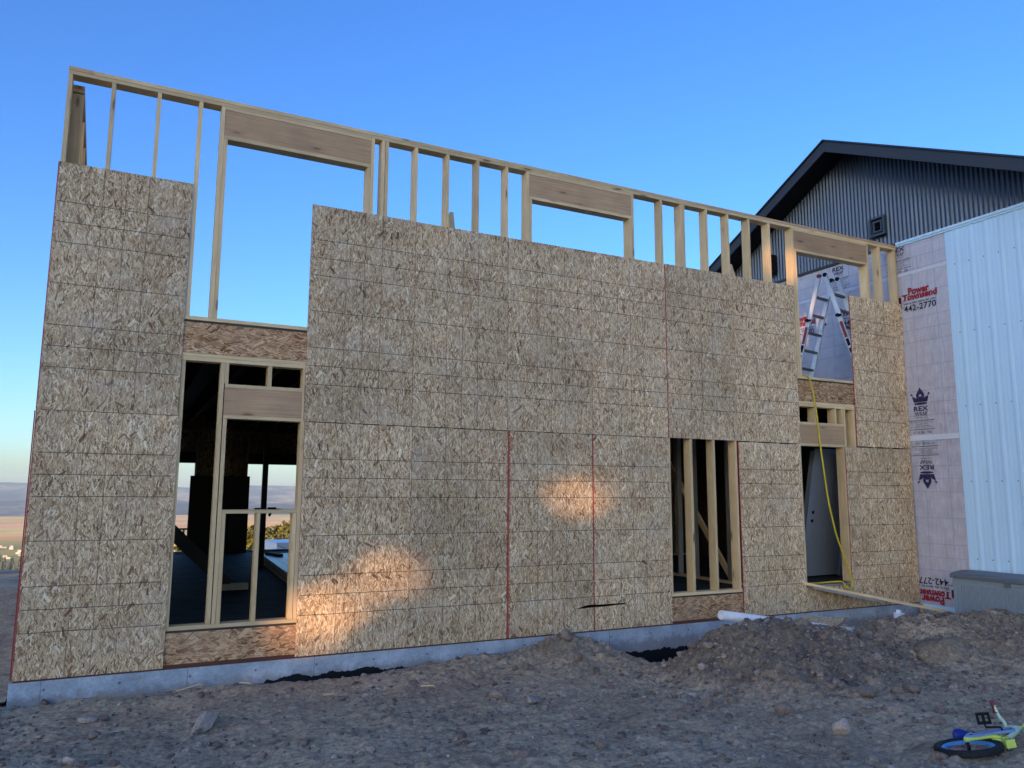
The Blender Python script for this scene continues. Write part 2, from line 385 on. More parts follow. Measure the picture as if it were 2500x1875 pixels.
def mat_metal(name, col, rough, metal, var=.08):
    t = NT(name); P = t.coord('Object'); n = t.noise(t.vmath('MULTIPLY', P, (1, 1, .15)), 6, 4); k = t.mapr(n.outputs[0], .3, .7, 1-var, 1+var)
    return t.fin(t.mix(1.0, col, t.comb(k, k, k), 'MULTIPLY'), t.mapr(n.outputs[0], .3, .7, rough-.05, rough+.07), metal, .5)
M_CORR = mat_metal('corrugated_steel', (.072, .095, .135), .40, .6)
M_DARKSTEEL = mat_metal('dark_steel_trim', (.030, .032, .038), .45, .0)
M_VENT = plain('grey_blue_vent', (.055, .075, .10), .5, var=.05)
M_SOFFIT = plain('dark_soffit', (.010, .011, .015), .6)
M_WHITESTEEL = mat_metal('white_steel_siding', (.54, .76, .94), .42, 0, .03)
M_WHITEPVC = plain('white_plastic', (.78, .78, .79), .35, var=.06, sc=12)
M_ALU = mat_metal('aluminium_white', (.68, .70, .72), .4, .15)
M_RUNG = mat_metal('ladder_rung_grey', (.20, .185, .175), .5, .3)
M_BLACK = plain('black_plastic', (.010, .010, .013), .6, spec=.15)
M_RED = plain('red_plastic', (.33, .028, .03), .45)
M_HOSE = plain('yellow_cord', (.62, .47, .03), .45, var=.08)
M_BOXG = plain('grey_resin', (.25, .30, .335), .5, var=.05)
M_LIDG = plain('dark_grey_resin', (.13, .145, .165), .5, var=.06)
M_DOOR = plain('white_door_paint', (.27, .31, .37), .4, var=.04)
M_WHITEBOX = plain('white_trailer_skin', (.66, .70, .76), .45, var=.04)
M_TYRE = plain('black_rubber', (.014, .015, .018), .75, var=.3, sc=70, bump=.3)
M_RIM = plain('blue_rim_paint', (.08, .42, .85), .3, var=.05)
M_BLUE = plain('dark_blue_vinyl', (.012, .035, .28), .45, var=.15)
M_GUARD = plain('blue_grey_plastic', (.12, .26, .48), .35, var=.15)
M_MINT = plain('pale_green_paint', (.58, .72, .50), .32, var=.05)
M_LIME = plain('lime_paint', (.56, .68, .13), .35, var=.06)
M_GRIP = plain('red_brown_rubber', (.17, .035, .035), .6, var=.1)
M_PINK = plain('pink_spoke', (.60, .26, .32), .4)
M_CARD = plain('kraft_roll', (.50, .36, .22), .7, var=.2, sc=14)
M_ORANGE = plain('orange_red_handle', (.42, .10, .045), .45)

def mat_leaf(name, a, b):
    t = NT(name); tn = t.attr('tone', 'GEOMETRY').outputs['Fac']; return t.fin(t.mix(tn, a, b), .7, 0, .2)
M_NEEDLE = mat_leaf('conifer_needles', (.030, .050, .014), (.20, .19, .030))
M_WOODS = mat_leaf('far_forest', (.022, .034, .016), (.060, .072, .022))
M_BARK = plain('bark', (.09, .065, .045), .9, var=.3)

def mat_valley():
    t = NT('valley_land'); P = t.coord('Object'); x, y, z = t.sep(P)
    v = t.vor(t.vmath('MULTIPLY', P, (.0011, .0034, 0)), 1.0); cs = t.sep(v.outputs['Color'])
    fld = t.ramp(cs[0], [(0, (.50, .42, .05)), (.3, (.78, .55, .17)), (.55, (.84, .44, .15)), (.8, (.88, .52, .22)), (1, (.62, .50, .08))])
    n = t.noise(P, .004, 5); k = t.mapr(n.outputs[0], .3, .7, .8, 1.2); fld = t.mix(1.0, fld, t.comb(k, k, k), 'MULTIPLY')
    near_g = t.sstep(y, 3300, 2500); fld = t.mix(t.math('MULTIPLY', near_g, .6), fld, (.24, .25, .055))
    m2 = t.noise(t.vmath('MULTIPLY', P, (1, .30, 5)), .0019, 6, .62); hill = t.ramp(m2.outputs[0], [(.40, (.018, .045, .070)), (.5, (.07, .10, .11)), (.64, (.32, .27, .18))])  # blue in the hill colours paints extra haze into the distance
    d = t.math('SQRT', t.math('ADD', t.math('MULTIPLY', x, x), t.math('MULTIPLY', y, y)))
    col = t.mix(t.sstep(d, 5300, 5500), fld, hill)
    slope = t.sstep(d, 1500, 900); col = t.mix(slope, col, (.10, .085, .04))
    return t.fin(col, .95, 0, .1)
M_VALLEY = mat_valley()

# ------------------------------------------------------------------ ground
def H_low(x, y):
    x = np.asarray(x, float); y = np.asarray(y, float)
    h = -0.20 + .062*np.clip(-y-.8, 0, 5.0) - .004*np.clip(y, 0, 12)
    back = np.clip(y-12.5, 0, None); left = np.clip(-x-26, 0, None)*0
    h = h - .24*back*np.clip(.25+back/5, 0, 1)
    return h
def g2(x, y, cx, cy, sx, sy): return np.exp(-((x-cx)/sx)**2/2-((y-cy)/sy)**2/2)
RX = np.array([5.0, 5.3, 5.55, 5.80, 5.99, 6.12, 6.42, 6.86, 7.2, 7.44, 7.8, 8.05, 8.38, 8.73, 9.0, 9.44, 9.74, 10.2, 10.6, 11.0, 11.6, 12.3])
RZ = np.array([.0, .0, .05, .19, .40, .50, .53, .55, .48, .385, .29, .24, .25, .33, .385, .41, .40, .37, .33, .28, .18, .05])
def ridge(x, y):
    hx = (np.interp(x, RX, RZ)+np.interp(x-.08, RX, RZ)+np.interp(x+.08, RX, RZ))/3
    dy = y+2.3+.12*np.sin(x*2.1); q = np.abs(dy)/np.where(dy < 0, .84+.06*np.sin(x*3.3), .98-.50*np.clip((6.5-x)/.6, 0, 1))
    return hx*np.exp(-q**2.2)
def split(x): return 1/(1+np.exp((x-8.15)/.07))
def mound_a(x, y): return ridge(x, y)*split(x)
def mound_b(x, y): return ridge(x, y)*(1-split(x))
def heap(x, y): return .19*g2(x, y, 5.36, -.62, .26, .34) + .11*g2(x, y, 4.45, -.40, .7, .3) + .11*g2(x, y, 5.72, -.85, .28, .34) + .05*g2(x, y, 5.3, -1.5, .5, .4)
def holes(x, y): return -.62*g2(x, y, 6.95, -.28, .50, .40) - .17*g2(x, y, 6.42, -1.0, .20, .45) - .22*g2(x, y, 11.3, -.12, .35, .25) - .06*g2(x, y, 2.9, -.05, .7, .15) - .10*g2(x, y, 9.0, -.45, .9, .35)
def H(x, y):
    x = np.asarray(x, float); y = np.asarray(y, float)
    ma = mound_a(x, y); mb = mound_b(x, y); hp = heap(x, y)
    m = np.clip((ma+mb+hp)*6, 0, 1)
    h = H_low(x, y) + ma + mb + hp + holes(x, y)
    h = h + .035*fbm(x, y, .9, 3, 3) + (.030+.05*m)*fbm(x, y, 3.2, 4, 11)
    xr = x*.93+y*.36; yr = -x*.36+y*.93; h = h + (1-m)*.022*fbm(xr*.45, yr*2.4, 1.6, 4, 67)
    b = 1-np.abs(fbm(x, y, 6.0, 3, 23))
    h = h + (.014+.042*m)*(b-.7) + (.018+.036*m)*fbm(x, y, 15, 3, 31, .62)
    return h
def grid(x0, x1, y0, y1, st):
    xs = np.arange(x0, x1+st*.5, st); ys = np.arange(y0, y1+st*.5, st)
    X, Y = np.meshgrid(xs, ys); nx = len(xs); ny = len(ys)
    i = np.arange(nx*ny).reshape(ny, nx)
    F = np.stack([i[:-1, :-1], i[:-1, 1:], i[1:, 1:], i[1:, :-1]], -1).reshape(-1, 4)
    return X.ravel(), Y.ravel(), F
def sub_mesh(name, V, F, keep, attr):
    Fk = F[keep]; u, inv = np.unique(Fk, return_inverse=True)
    return np_mesh(name, V[u], inv.reshape(-1, 4), M_DIRT, True, attr[u])
X, Y, F = grid(-1.6, 13.2, -5.9, .05, .016)
Z = H(X, Y); V = np.stack([X, Y, Z], 1)
ma, mb, hp = mound_a(X, Y), mound_b(X, Y), heap(X, Y)
tone = np.clip(mb*7+hp*5, 0, 1)*np.clip(.6+fbm(X, Y, 1.6, 3, 77), 0, 1) - np.clip(ma*7, 0, 1)*np.clip(.75+.6*fbm(X, Y, 1.1, 3, 78), 0, 1)
fa = ma[F].mean(1); fb = mb[F].mean(1)
isA = (fa > .07) & (fa >= fb); isB = (fb > .07) & ~isA
tag(link('bare_dirt_yard', sub_mesh('bare_dirt_yard', V, F, ~(isA | isB), tone)), kind='structure')
tag(link('dirt_mound', sub_mesh('dirt_mound', V, F, isA, tone)), 'wide dark gravelly dirt mound heaped below the slotted window and white pipe', 'dirt mound', 'mounds of dug earth along the wall')
tag(link('dirt_mound', sub_mesh('dirt_mound', V, F, isB, tone)), 'browner cloddy dirt mound in front of the grey deck box', 'dirt mound', 'mounds of dug earth along the wall')
# wider yard (a hand lower where the fine sheet covers it)
X, Y, F = grid(-70, 60, -70, 60, .5)
ins = (X > -1.7) & (X < 13.4) & (Y > -6.1) & (Y < .4)
Z = H_low(X, Y) + .05*fbm(X, Y, .4, 3, 5) - np.where(ins, .45, 0) - np.where((X > -.1) & (X < 12.3) & (Y > 0) & (Y < 10.3), .3, 0)
tag(link('ground', np_mesh('ground', np.stack([X, Y, Z], 1), F, M_DIRT, True, np.zeros(len(X)))), kind='structure')
# left yard strip beside the house at finer grain
X, Y, F = grid(-4, -.04, .06, 16, .05)
Z = H_low(X, Y) + .03 + .04*fbm(X, Y, 2.2, 4, 11) + .02*fbm(X, Y, 9, 3, 31)
tag(link('side_yard', np_mesh('side_yard', np.stack([X, Y, Z], 1), F, M_DIRT, True, np.zeros(len(X)))), kind='structure')

# valley, plain and hills
rs = np.concatenate([np.geomspace(58, 5200, 60), np.geomspace(5300, 13200, 110)])
th = np.concatenate([np.linspace(-180, -32, 60)[:-1], np.linspace(-32, 45, 260), np.linspace(45, 180, 50)[1:]])
RR, TT = np.meshgrid(rs, np.radians(th)); PX = RR*np.sin(TT); PY = RR*np.cos(TT)
PZ = -.25*(RR-30); PZ = np.maximum(PZ, -150+0*RR); PZ = np.where(PY < 0, np.maximum(-.05*(RR-50)-2, -150), PZ)
fwd = np.clip((PY-1500)/2500, 0, 1)
h1 = np.clip((RR-5400)/1800, 0, 1)*np.clip(1-(RR-7600)/1800, 0, 1)
h2 = np.clip((RR-8600)/2200, 0, 1)
n1 = fbm(PX, PY, 1/1500., 5, 41); n2 = fbm(PX, PY, 1/2600., 5, 59)
PZ = PZ + fwd*(h1**1.4*(78+95*n1) + h2*(205+120*n2))
PZ = PZ + fwd*np.clip((RR-5400)/600, 0, 1)*14*fbm(PX, PY, 1/320., 3, 61)
PZ = np.maximum(PZ, -150.5)
i = np.arange(RR.size).reshape(RR.shape)
F = np.stack([i[:-1, :-1], i[:-1, 1:], i[1:, 1:], i[1:, :-1]], -1).reshape(-1, 4)[:, ::-1]
tag(link('valley_and_hills', np_mesh('valley_and_hills', np.stack([PX, PY, PZ], -1).reshape(-1, 3), F, M_VALLEY, True)), kind='structure')

# far forest at the foot of the slope, and the far town
def cones(name, P, hts, mat, tiers=3, n=6):
    Vs = []; Fs = []; T = []; b = 0
    for (p, h) in zip(P, hts):
        tn = rng.random()
        for k in range(tiers):
            z0 = h*(.08+.28*k); z1 = h*(.5+.25*k) if k < tiers-1 else h; r = h*(.24-.055*k)*(.8+.4*rng.random())
            a = rng.random()*6.28+np.arange(n)*2*np.pi/n; jr = r*(.8+.4*rng.random(n))
            ring = np.stack([p[0]+jr*np.cos(a), p[1]+jr*np.sin(a), np.full(n, p[2]+z0)], 1)
            Vs.append(np.vstack([ring, [[p[0], p[1], p[2]+z1]]])); T.append(np.full(n+1, np.clip(tn+.3*(rng.random()-.5), 0, 1)))
            Fs.append(np.array([[b+q, b+(q+1) % n, b+n] for q in range(n)])); b += n+1
    return np_mesh(name, np.vstack(Vs), np.vstack(Fs), mat, False, np.concatenate(T))
a = np.radians(rng.uniform(-10, 16, 1900)); d = rng.uniform(1150, 2000, 1900)
P = np.stack([d*np.sin(a), d*np.cos(a), np.full(1900, -150.5)], 1)
tag(link('forest', cones('forest', P, rng.uniform(9, 19, 1900), M_WOODS)), kind='stuff')
M_TOWN = plain('town_walls', (.42, .40, .37), .7, var=.2, sc=.02)
mb_ = MB()
for _ in range(150):
    aa = math.radians(rng.uniform(-9, 14)); dd = rng.uniform(2050, 2500); x = dd*math.sin(aa); y = dd*math.cos(aa); w = rng.uniform(6, 13)
    mb_.box((x-w/2, y-w/2, -150.5), (x+w/2, y+w/2, -150.5+rng.uniform(3.5, 6)))
tag(mb_.build('town', M_TOWN), kind='stuff')

# ------------------------------------------------------------------ the framed house
HOUSE = empty('framed_house', (0, 0, 0), label='unfinished two-storey timber house with strand board sheathing and open stud framing', cat='house')
_cache = {}
def lumber(name, lo, hi, mat=None, parent=HOUSE, jit=.002):
    lo = Vector(lo); hi = Vector(hi); mat = mat or M_WOOD; d = tuple(round(c, 4) for c in hi-lo); key = (d, mat.name)
    if key not in _cache:
        b = MB(); b.box((0, 0, 0), d); _cache[key] = b.mesh(name, mat)
    return link(name, _cache[key], parent, (lo.x, lo.y+random.uniform(-jit, jit)*.7, lo.z))
T = .038; D = .140
def stud(xr, z0, z1, name='stud', y0=0.0, d=D, mat=None, lean=.0):
    o = lumber(name, (xr-T, y0, z0), (xr, y0+d, z1), mat); o.rotation_euler.y = random.uniform(-.0008, .0008)+lean; return o
def plate(name, x0, x1, z0, z1, y0=0.0, d=D, mat=None): return lumber(name, (x0, y0, z0), (x1, y0+d, z1), mat)

# stem wall (four sides) and sill
b = MB(); b.box((-.03, -.006, -1.1), (12.24, .19, -.006))
b.build('stem_wall', M_CONC, HOUSE)
for lo, hi in (((-.03, .192, -1.1), (.17, 10.0, -.006)), ((-.03, 10.002, -1.1), (12.24, 10.2, -.006))):
    b = MB(); b.box(lo, hi); b.build('stem_wall', M_CONC, HOUSE)
for x0, x1 in ((0, 4.87), (4.873, 9.74), (9.743, 12.2)): plate('mudsill', x0, x1, -.005, .034, -.001, D, M_SILL)
# first rim, floor sheet
def rim(x0, x1, z0, z1):
    b = MB(); b.face([(x0, .003, z0), (x1, .003, z0), (x1, .003, z1), (x0, .003, z1)], [(0, 0), (0, (x1-x0)*.7), ((z1-z0)*.7, (x1-x0)*.7), ((z1-z0)*.7, 0)])
    b.face([(x1, .032, z0), (x0, .032, z0), (x0, .032, z1), (x1, .032, z1)], [(0, 0), (0, (x1-x0)*.7), ((z1-z0)*.7, (x1-x0)*.7), ((z1-z0)*.7, 0)])
    b.face([(x0, .003, z1), (x1, .003, z1), (x1, .032, z1), (x0, .032, z1)], None)
    b.face([(x0, .032, z0), (x1, .032, z0), (x1, .003, z0), (x0, .003, z0)], None)
    b.face([(x0, .032, z0), (x0, .003, z0), (x0, .003, z1), (x0, .032, z1)], None)
    b.face([(x1, .003, z0), (x1, .032, z0), (x1, .032, z1), (x1, .003, z1)], None)
    return b.build('rim_board', M_RIMB, HOUSE)
M_RIMB = M_OSB.copy(); M_RIMB.name = 'rim_strand_board'
_h = M_RIMB.node_tree
_hue = _h.nodes.new('ShaderNodeHueSaturation'); _hue.inputs['Saturation'].default_value = 1.0; _hue.inputs['Value'].default_value = .95
_src = _h.nodes['Principled BSDF'].inputs['Base Color'].links[0].from_socket
_mx = _h.nodes.new('ShaderNodeMix'); _mx.data_type = 'RGBA'; _mx.blend_type = 'MULTIPLY'; _mx.inputs[0].default_value = 1; _mx.inputs[7].default_value = (.86, .70, .60, 1)
_h.links.new(_src, _mx.inputs[6]); _h.links.new(_mx.outputs[2], _hue.inputs['Color']); _h.links.new(_hue.outputs[0], _h.nodes['Principled BSDF'].inputs['Base Color'])
for x0, x1 in ((0, 4.87), (4.873, 9.74), (9.743, 12.2)):
    rim(x0, x1, 3.092, 3.409)
for x0, x1, zt in ((0, 4.87, .330), (4.873, 5.78, .330), (5.782, 6.64, .272), (6.642, 9.74, .330), (9.743, 12.2, .330)): rim(x0, x1, .036, zt)
b = MB(); b.box((.02, .002, .332), (12.2, 10.15, .3515)); b.build('subfloor', M_DARKFLOOR, HOUSE)
b = MB(); b.box((0, .002, 3.411), (12.2, 10.15, 3.431)); b.build('subfloor', M_SHADEWOOD, HOUSE)
# lower wall plates and studs
for x0, x1 in ((0, 4.05), (4.053, 9.73), (10.712, 12.2)): plate('bottom_plate', x0, x1, .353, .391)
plate('door_sill', 9.74, 10.70, .353, .372, -.002, .12, M_GREYWOOD)
for k, cut in enumerate((5.2, 7.35)):
    z = 3.013+.039*k
    plate('top_plate', 0, cut, z, z+.037); plate('top_plate', cut+.002, 12.2, z, z+.037)
ZB, ZT = .393, 3.011
for xr in (.038, .46, .86, 1.244, 2.5, 2.95, 3.36, 3.76, 4.17, 4.58, 4.98, 5.39, 5.8, 6.2, 6.61, 7.02, 7.338, 7.715, 8.115, 8.515, 8.93, 9.33, 9.733, 10.758, 10.968, 11.4, 11.8, 12.19):
    stud(xr, ZB, ZT)
# window 1 of the ground floor
stud(1.620, ZB, ZT); stud(1.661, 2.795, ZT, 'cripple_stud'); stud(1.668, ZB, 2.434, 'jack_stud'); stud(2.093, 2.795, ZT, 'cripple_stud')
stud(2.455, ZB, ZT)
plate('header_plate', 1.63, 2.415, 2.757, 2.793); plate('header', 1.63, 2.415, 2.473, 2.755, .004, .09, M_FIR); plate('header_plate', 1.63, 2.415, 2.436, 2.471)
plate('window_sill', 1.67, 2.415, 1.470, 1.507); stud(1.709, ZB, 1.468, 'cripple_stud'); stud(2.047, ZB, 1.468, 'cripple_stud'); stud(2.4125, ZB, 1.468, 'cripple_stud')
# doorway
plate('header_plate', 9.735, 10.715, 2.738, 2.775); plate('header', 9.735, 10.715, 2.456, 2.736, .004, .09, M_FIR); plate('header_plate', 9.735, 10.715, 2.416, 2.454)
for xr in (9.775, 10.13, 10.56, 10.712): stud(xr, 2.777, ZT, 'cripple_stud')
stud(10.712, ZB, 2.414, 'jack_stud'); stud(9.772, ZB, 2.414, 'jack_stud')
# upper wall
for x0, x1 in ((0, 3.9), (3.902, 8.6), (8.602, 12.2)): plate('bottom_plate', x0, x1, 3.434, 3.472)
for x0, x1 in ((0, 4.52), (4.522, 9.2), (9.202, 12.2)): plate('top_plate', x0, x1, 5.800, 5.8375)
for x0, x1, m in ((0, .215, M_WARM), (.218, 3.55, None), (3.552, 7.9, None), (7.902, 12.2, M_FIR)): plate('cap_plate', x0, x1, 5.8395, 5.877, -.004, D, m)
ZB2, ZT2 = 3.474, 5.798
for xr in (.038, .425, .846, 1.250, 1.475, 3.128, 3.258, 3.302, 3.665, 4.070, 4.471, 4.873, 5.175, 6.805, 7.299, 7.652, 7.692, 8.111, 8.515, 8.929, 9.332, 9.822, 11.513, 11.801, 12.192):
    stud(xr, ZB2, ZT2)
for (k0, k1, j0, j1) in ((1.477, 3.088, 1.515, 3.050), (5.177, 6.765, 5.215, 6.727), (9.824, 11.473, 9.868, 11.434)):
    plate('header_plate', k0, k1, 5.767, 5.799); plate('header', k0, k1, 5.477, 5.765, .004, .09, M_FIR); plate('header_plate', k0, k1, 5.437, 5.475)
    stud(j0, ZB2, 5.435, 'jack_stud'); stud(j1+T, ZB2, 5.435, 'jack_stud')
# sheets over the wall: (x0, x1, z0, z1, flags, optional outline)
def panel(x0, x1, z0, z1, poly=None, L=0, Rr=0, Tp=0, y=-.0125, lines=1.0, flip=False):
    p = poly or [(x0, z0), (x1, z0), (x1, z1), (x0, z1)]
    b = MB(); b.prism([(q[0]-x0, q[1]-z0) for q in p], 0, .0112, 0, 1)
    o = b.build('osb_panel', [M_OSB, M_EDGE], HOUSE, (x0, y+random.uniform(-.0012, .0006), z0))
    o['lines'] = lines; o['red_left'] = float(L); o['red_right'] = float(Rr); o['red_top'] = float(Tp)
    o.rotation_euler.y = random.uniform(-.0007, .0007); return o
g = .0022
panel(-.012, 1.219-g, .012, 2.438, L=.012)
panel(2.455, 3.667-g, .012, 2.434)
panel(3.667+g, 4.888-g, .012, 2.434, Rr=.010)
panel(4.888+g, 6.092-.006, .012, 2.434, poly=[(4.888+g, .012), (6.086, .012), (6.086, .290), (5.83, .283), (5.97, .318), (6.086, .325), (6.086, 2.434), (4.888+g, 2.434)], L=.030, Rr=.014, Tp=.014)
panel(6.092+.004, 7.302, .012, 2.434, poly=[(6.096, .012), (7.302, .012), (7.302, 2.434), (6.096, 2.434), (6.096, .322), (6.2, .318), (6.56, .318), (6.57, .303), (6.3, .292), (6.096, .290)], L=.012)
panel(8.532, 9.733, .012, 2.428, L=.015)
panel(9.735, 10.953, .012, 2.428, poly=[(9.735, .012), (10.953, .012), (10.953, 2.428), (10.700, 2.428), (10.700, .350), (9.735, .350)])
panel(10.953+g, 12.215, .012, 2.424, lines=1.0)
for k, (x0, x1, kw) in enumerate([(-.016, 1.203, dict(L=.012)), (2.440, 3.655, {}), (3.659, 4.874, {}), (4.878, 6.094, {}), (6.098, 7.300, {}), (7.3075, 8.534, dict(L=.012)), (8.536, 9.757, {}), (10.973, 12.232, dict(L=.012))]):
    panel(x0, x1, 2.4425, 4.868+.006*random.uniform(-1, 1), **kw)
for xs, z0, z1 in ((7.3035, 2.446, 4.86), (6.0915, .33, 2.43), (-.0185, .02, 2.43)):       # red sealed edge seen in the open joints
    b = MB(); b.box((xs-(.006 if xs < 0 else .0032), -.0150, z0), (xs+.0032, -.004, z1)); b.build('sealed_edge', M_EDGE, HOUSE)

# side wall (left), upper rake and sheathing
for k in range(12):
    y = .142+.4*k; zt = 5.79-.29*(y)
    lumber('stud', (0, y, 3.474), (D, y+T, zt-.08), M_WARM if k < 3 else None)
b = MB()
for q in (0, 1):
    dz = q*.040
    b = MB(); b.bar((.07, .142, 5.745-.04+dz), (.07, 6.0, 4.05-.04+dz), D, .038, up=(0, .28, 1)); b.build('rake_plate', M_WARM, HOUSE)
plate('bottom_plate', 0, D, 3.434, 3.472, .142, 9.9)
for k in range(26): lumber('stud', (0, .142+.394*k, ZB), (D, .142+.394*k+T, ZT))
plate('bottom_plate', 0, D, .353, .391, .142, 9.9); plate('top_plate', 0, D, 3.013, 3.05, .142, 9.9); plate('top_plate', 0, D, 3.052, 3.089, .142, 9.9)
for k in range(9):
    b = MB(); b.box((-.0135, .0+1.219*k if k else -.001, .012), (-.002, min(1.217*(k+1), 10.2), 3.42)); o = b.build('osb_panel', [M_OSB], HOUSE); o['lines'] = 0.0
# back wall with view openings
def backpanel(x0, x1, z0, z1):
    b = MB(); b.prism([(x0, z0), (x1, z0), (x1, z1), (x0, z1)], 10.152, 10.165); o = b.build('osb_panel', M_OSB, HOUSE); o['lines'] = 0.0
for r_ in ((0, 1.25, .012, 3.42), (1.25, 2.15, 2.31, 3.42), (2.15, 3.26, .012, 3.42), (3.26, 4.40, 2.31, 3.42), (4.40, 12.2, .012, 3.42)): backpanel(*r_)
for r_ in ((1.25, 2.15, .012, .34), (3.26, 4.40, .012, .34)): backpanel(*r_)
for xr in (.45, .85, 1.25, 2.188, 2.6, 3.0, 3.26, 4.438, 4.85, 5.3, 5.7, 6.1, 6.5, 6.9, 7.4, 8.0, 8.6, 9.2, 9.8, 10.4, 11, 11.6, 12.1): stud(xr, ZB, 2.995, y0=10.01)
plate('bottom_plate', 0, 12.2, .353, .391, 10.01); plate('top_plate', 0, 12.2, 2.997, 3.035, 10.01); plate('header', 1.25, 2.15, 2.315, 2.55, 10.012, .12, M_SHADEWOOD); plate('header', 3.26, 4.4, 2.315, 2.55, 10.012, .12, M_SHADEWOOD)
plate('guard_rail', 1.25, 2.15, .855, .895, 10.06, .04); lumber('guard_post', (1.98, 10.06, .393), (2.02, 10.10, .853))
b = MB(); b.box((2.06, 9.90, .353), (3.30, 9.96, 2.03)); b.build('stacked_sheet', M_SHADEWOOD, HOUSE)
# floor joists over the ground floor
for k in range(30): lumber('floor_joist', (.25+.4064*k, .034, 3.10), (.25+.4064*k+.045, 10.14, 3.408), M_SHADEWOOD, jit=0)
# inner partitions
for k in range(12): lumber('stud', (9.03, .80+.394*k, ZB), (9.12, .80+.394*k+T, ZT), M_GREYWOOD)  # greyer wood dims these inner studs, shade set by colour
plate('bottom_plate', 9.03, 9.12, .353, .391, .6, 4.9); plate('top_plate', 9.03, 9.12, 3.013, 3.05, .6, 4.9)
b = MB(); b.bar((9.14, .9, .45), (9.14, 2.9, 2.9), .09, .038, up=(1, 0, 0)); b.build('wall_brace', M_WOOD, HOUSE)
for k in range(20): lumber('stud', (5.3+.34*k, 5.5, ZB), (5.3+.34*k+T, 5.59, ZT))
plate('bottom_plate', 5.2, 12.1, .353, .391, 5.5, .09)
b = MB(); b.box((5.2, 5.6, .36), (12.1, 5.613, 3.09)); o = b.build('osb_panel', M_SHADEWOOD, HOUSE)  # closed sheet added to darken the openings, in shade-dark wood
lumber('post', (3.025, 6.30, .353), (3.115, 6.39, 3.09), M_SHADEWOOD)
b = MB(); b.box((12.19, .15, .012), (12.203, 10.15, 3.09)); b.build('osb_panel', M_SHADEWOOD, HOUSE)

# ------------------------------------------------------------------ shop building with the gable
SX = 12.25
SHOP = empty('metal_shop', (SX, .89, 0), label='tall metal shop with dark corrugated gable, printed house wrap and white siding', cat='shop')
def part(b, name, mats, parent=SHOP):
    o = b.build(name, mats); o.parent = parent; o.matrix_parent_inverse = Matrix.Translation(SHOP.location).inverted() if parent is SHOP else Matrix.Identity(4); return o
YR = .89; ZR = 8.0; Y0, Y1 = -7.6, 9.38
def roofz(y): return ZR-.5*abs(y-YR)
def profile_sheet(ya, yb, z0, z1f, fn, n):
    b = MB(); base = 0
    for i in range(n+1):
        y = ya+(yb-ya)*i/n; x = SX-.004-fn(y); b.v.append((x, y, z0)); b.v.append((x, y, z1f(y)))
    for i in range(n): b.grid_face((2*i+2, 2*i, 2*i+1, 2*i+3), None, 0, False)
    for i in range(n+1):
        y = ya+(yb-ya)*i/n; b.v.append((SX, y, z0)); b.v.append((SX, y, z1f(y)))
    o = 2*(n+1)
    b.grid_face((0, 2*n, o+2*n, o), None, 0, False); 
    return b
w_ = .8
k = 0; y = Y0
while y < Y1-.01:
    yb = min(y+w_, Y1)
    part(profile_sheet(y, yb, 5.925, lambda q: max(roofz(q)-.07, 5.93), lambda q: .011+.011*math.cos(2*math.pi*q/.0762), int(round((yb-y)/.0127))), 'corrugated_sheet', M_CORR); y = yb
# backing walls of the shop
b = MB(); b.prism([(Y0, -.4), (Y1, -.4), (Y1, roofz(Y1)-.08), (YR, ZR-.08), (Y0, roofz(Y0)-.08)], 0, .12)
b.v = [(SX+.002+v[1], v[0], v[2]) for v in b.v]; b.f = [f[::-1] for f in b.f]; part(b, 'gable_wall', M_DARKSTEEL)
for yy in (Y0, Y1-.12):
    b = MB(); b.box((SX+.124, yy, -.4), (SX+20, yy+.12, roofz(Y0)-.1)); part(b, 'side_wall', M_WHITESTEEL)
b = MB(); b.box((SX+20, Y0, -.4), (SX+20.12, Y1, roofz(Y0))); part(b, 'end_wall', M_WHITESTEEL)
OV = .60
for side in (-1, 1):
    ye = (Y0-.5) if side < 0 else (Y1+.5); ze = roofz(ye)
    b = MB(); P4 = [(SX-OV+.03, YR, ZR), (SX+20.5, YR, ZR), (SX+20.5, ye, ze), (SX-OV+.03, ye, ze)]
    top = [Vector(p) for p in P4]; bot = [p-Vector((0, 0, .05)) for p in top]
    b.face(top if side < 0 else top[::-1]); b.face(bot[::-1] if side < 0 else bot)
    part(b, 'roof_panel', [M_SOFFIT])
    b = MB()
    q = [(SX-OV, YR, ZR+.012), (SX-OV, ye, ze+.012), (SX-OV, ye, ze-.185), (SX-OV, YR, ZR-.185)]
    q2 = [(p[0]+.028, p[1], p[2]) for p in q]
    b.face(q if side > 0 else q[::-1]); b.face(q2[::-1] if side > 0 else q2); b.face([q[3], q[2], q2[2], q2[3]]); b.face([q[0], q[1], q2[1], q2[0]])
    part(b, 'fascia_board', M_DARKSTEEL)
    b = MB(); b.bar((SX-OV+.05, YR, ZR+.03), (SX-OV+.05, ye, ze+.03), .16, .025, up=(0, 0, 1)); part(b, 'rake_trim', M_DARKSTEEL)
b = MB(); b.box((SX-.05, Y0, 5.885), (SX-.004, .0, 5.925)); b.box((SX-.032, Y0, 5.855), (SX-.005, .0, 5.884)); part(b, 'base_trim', M_WHITESTEEL)
b = MB(); b.box((SX-.05, .002, 5.885), (SX-.004, Y1, 5.925)); part(b, 'base_trim', M_DARKSTEEL)
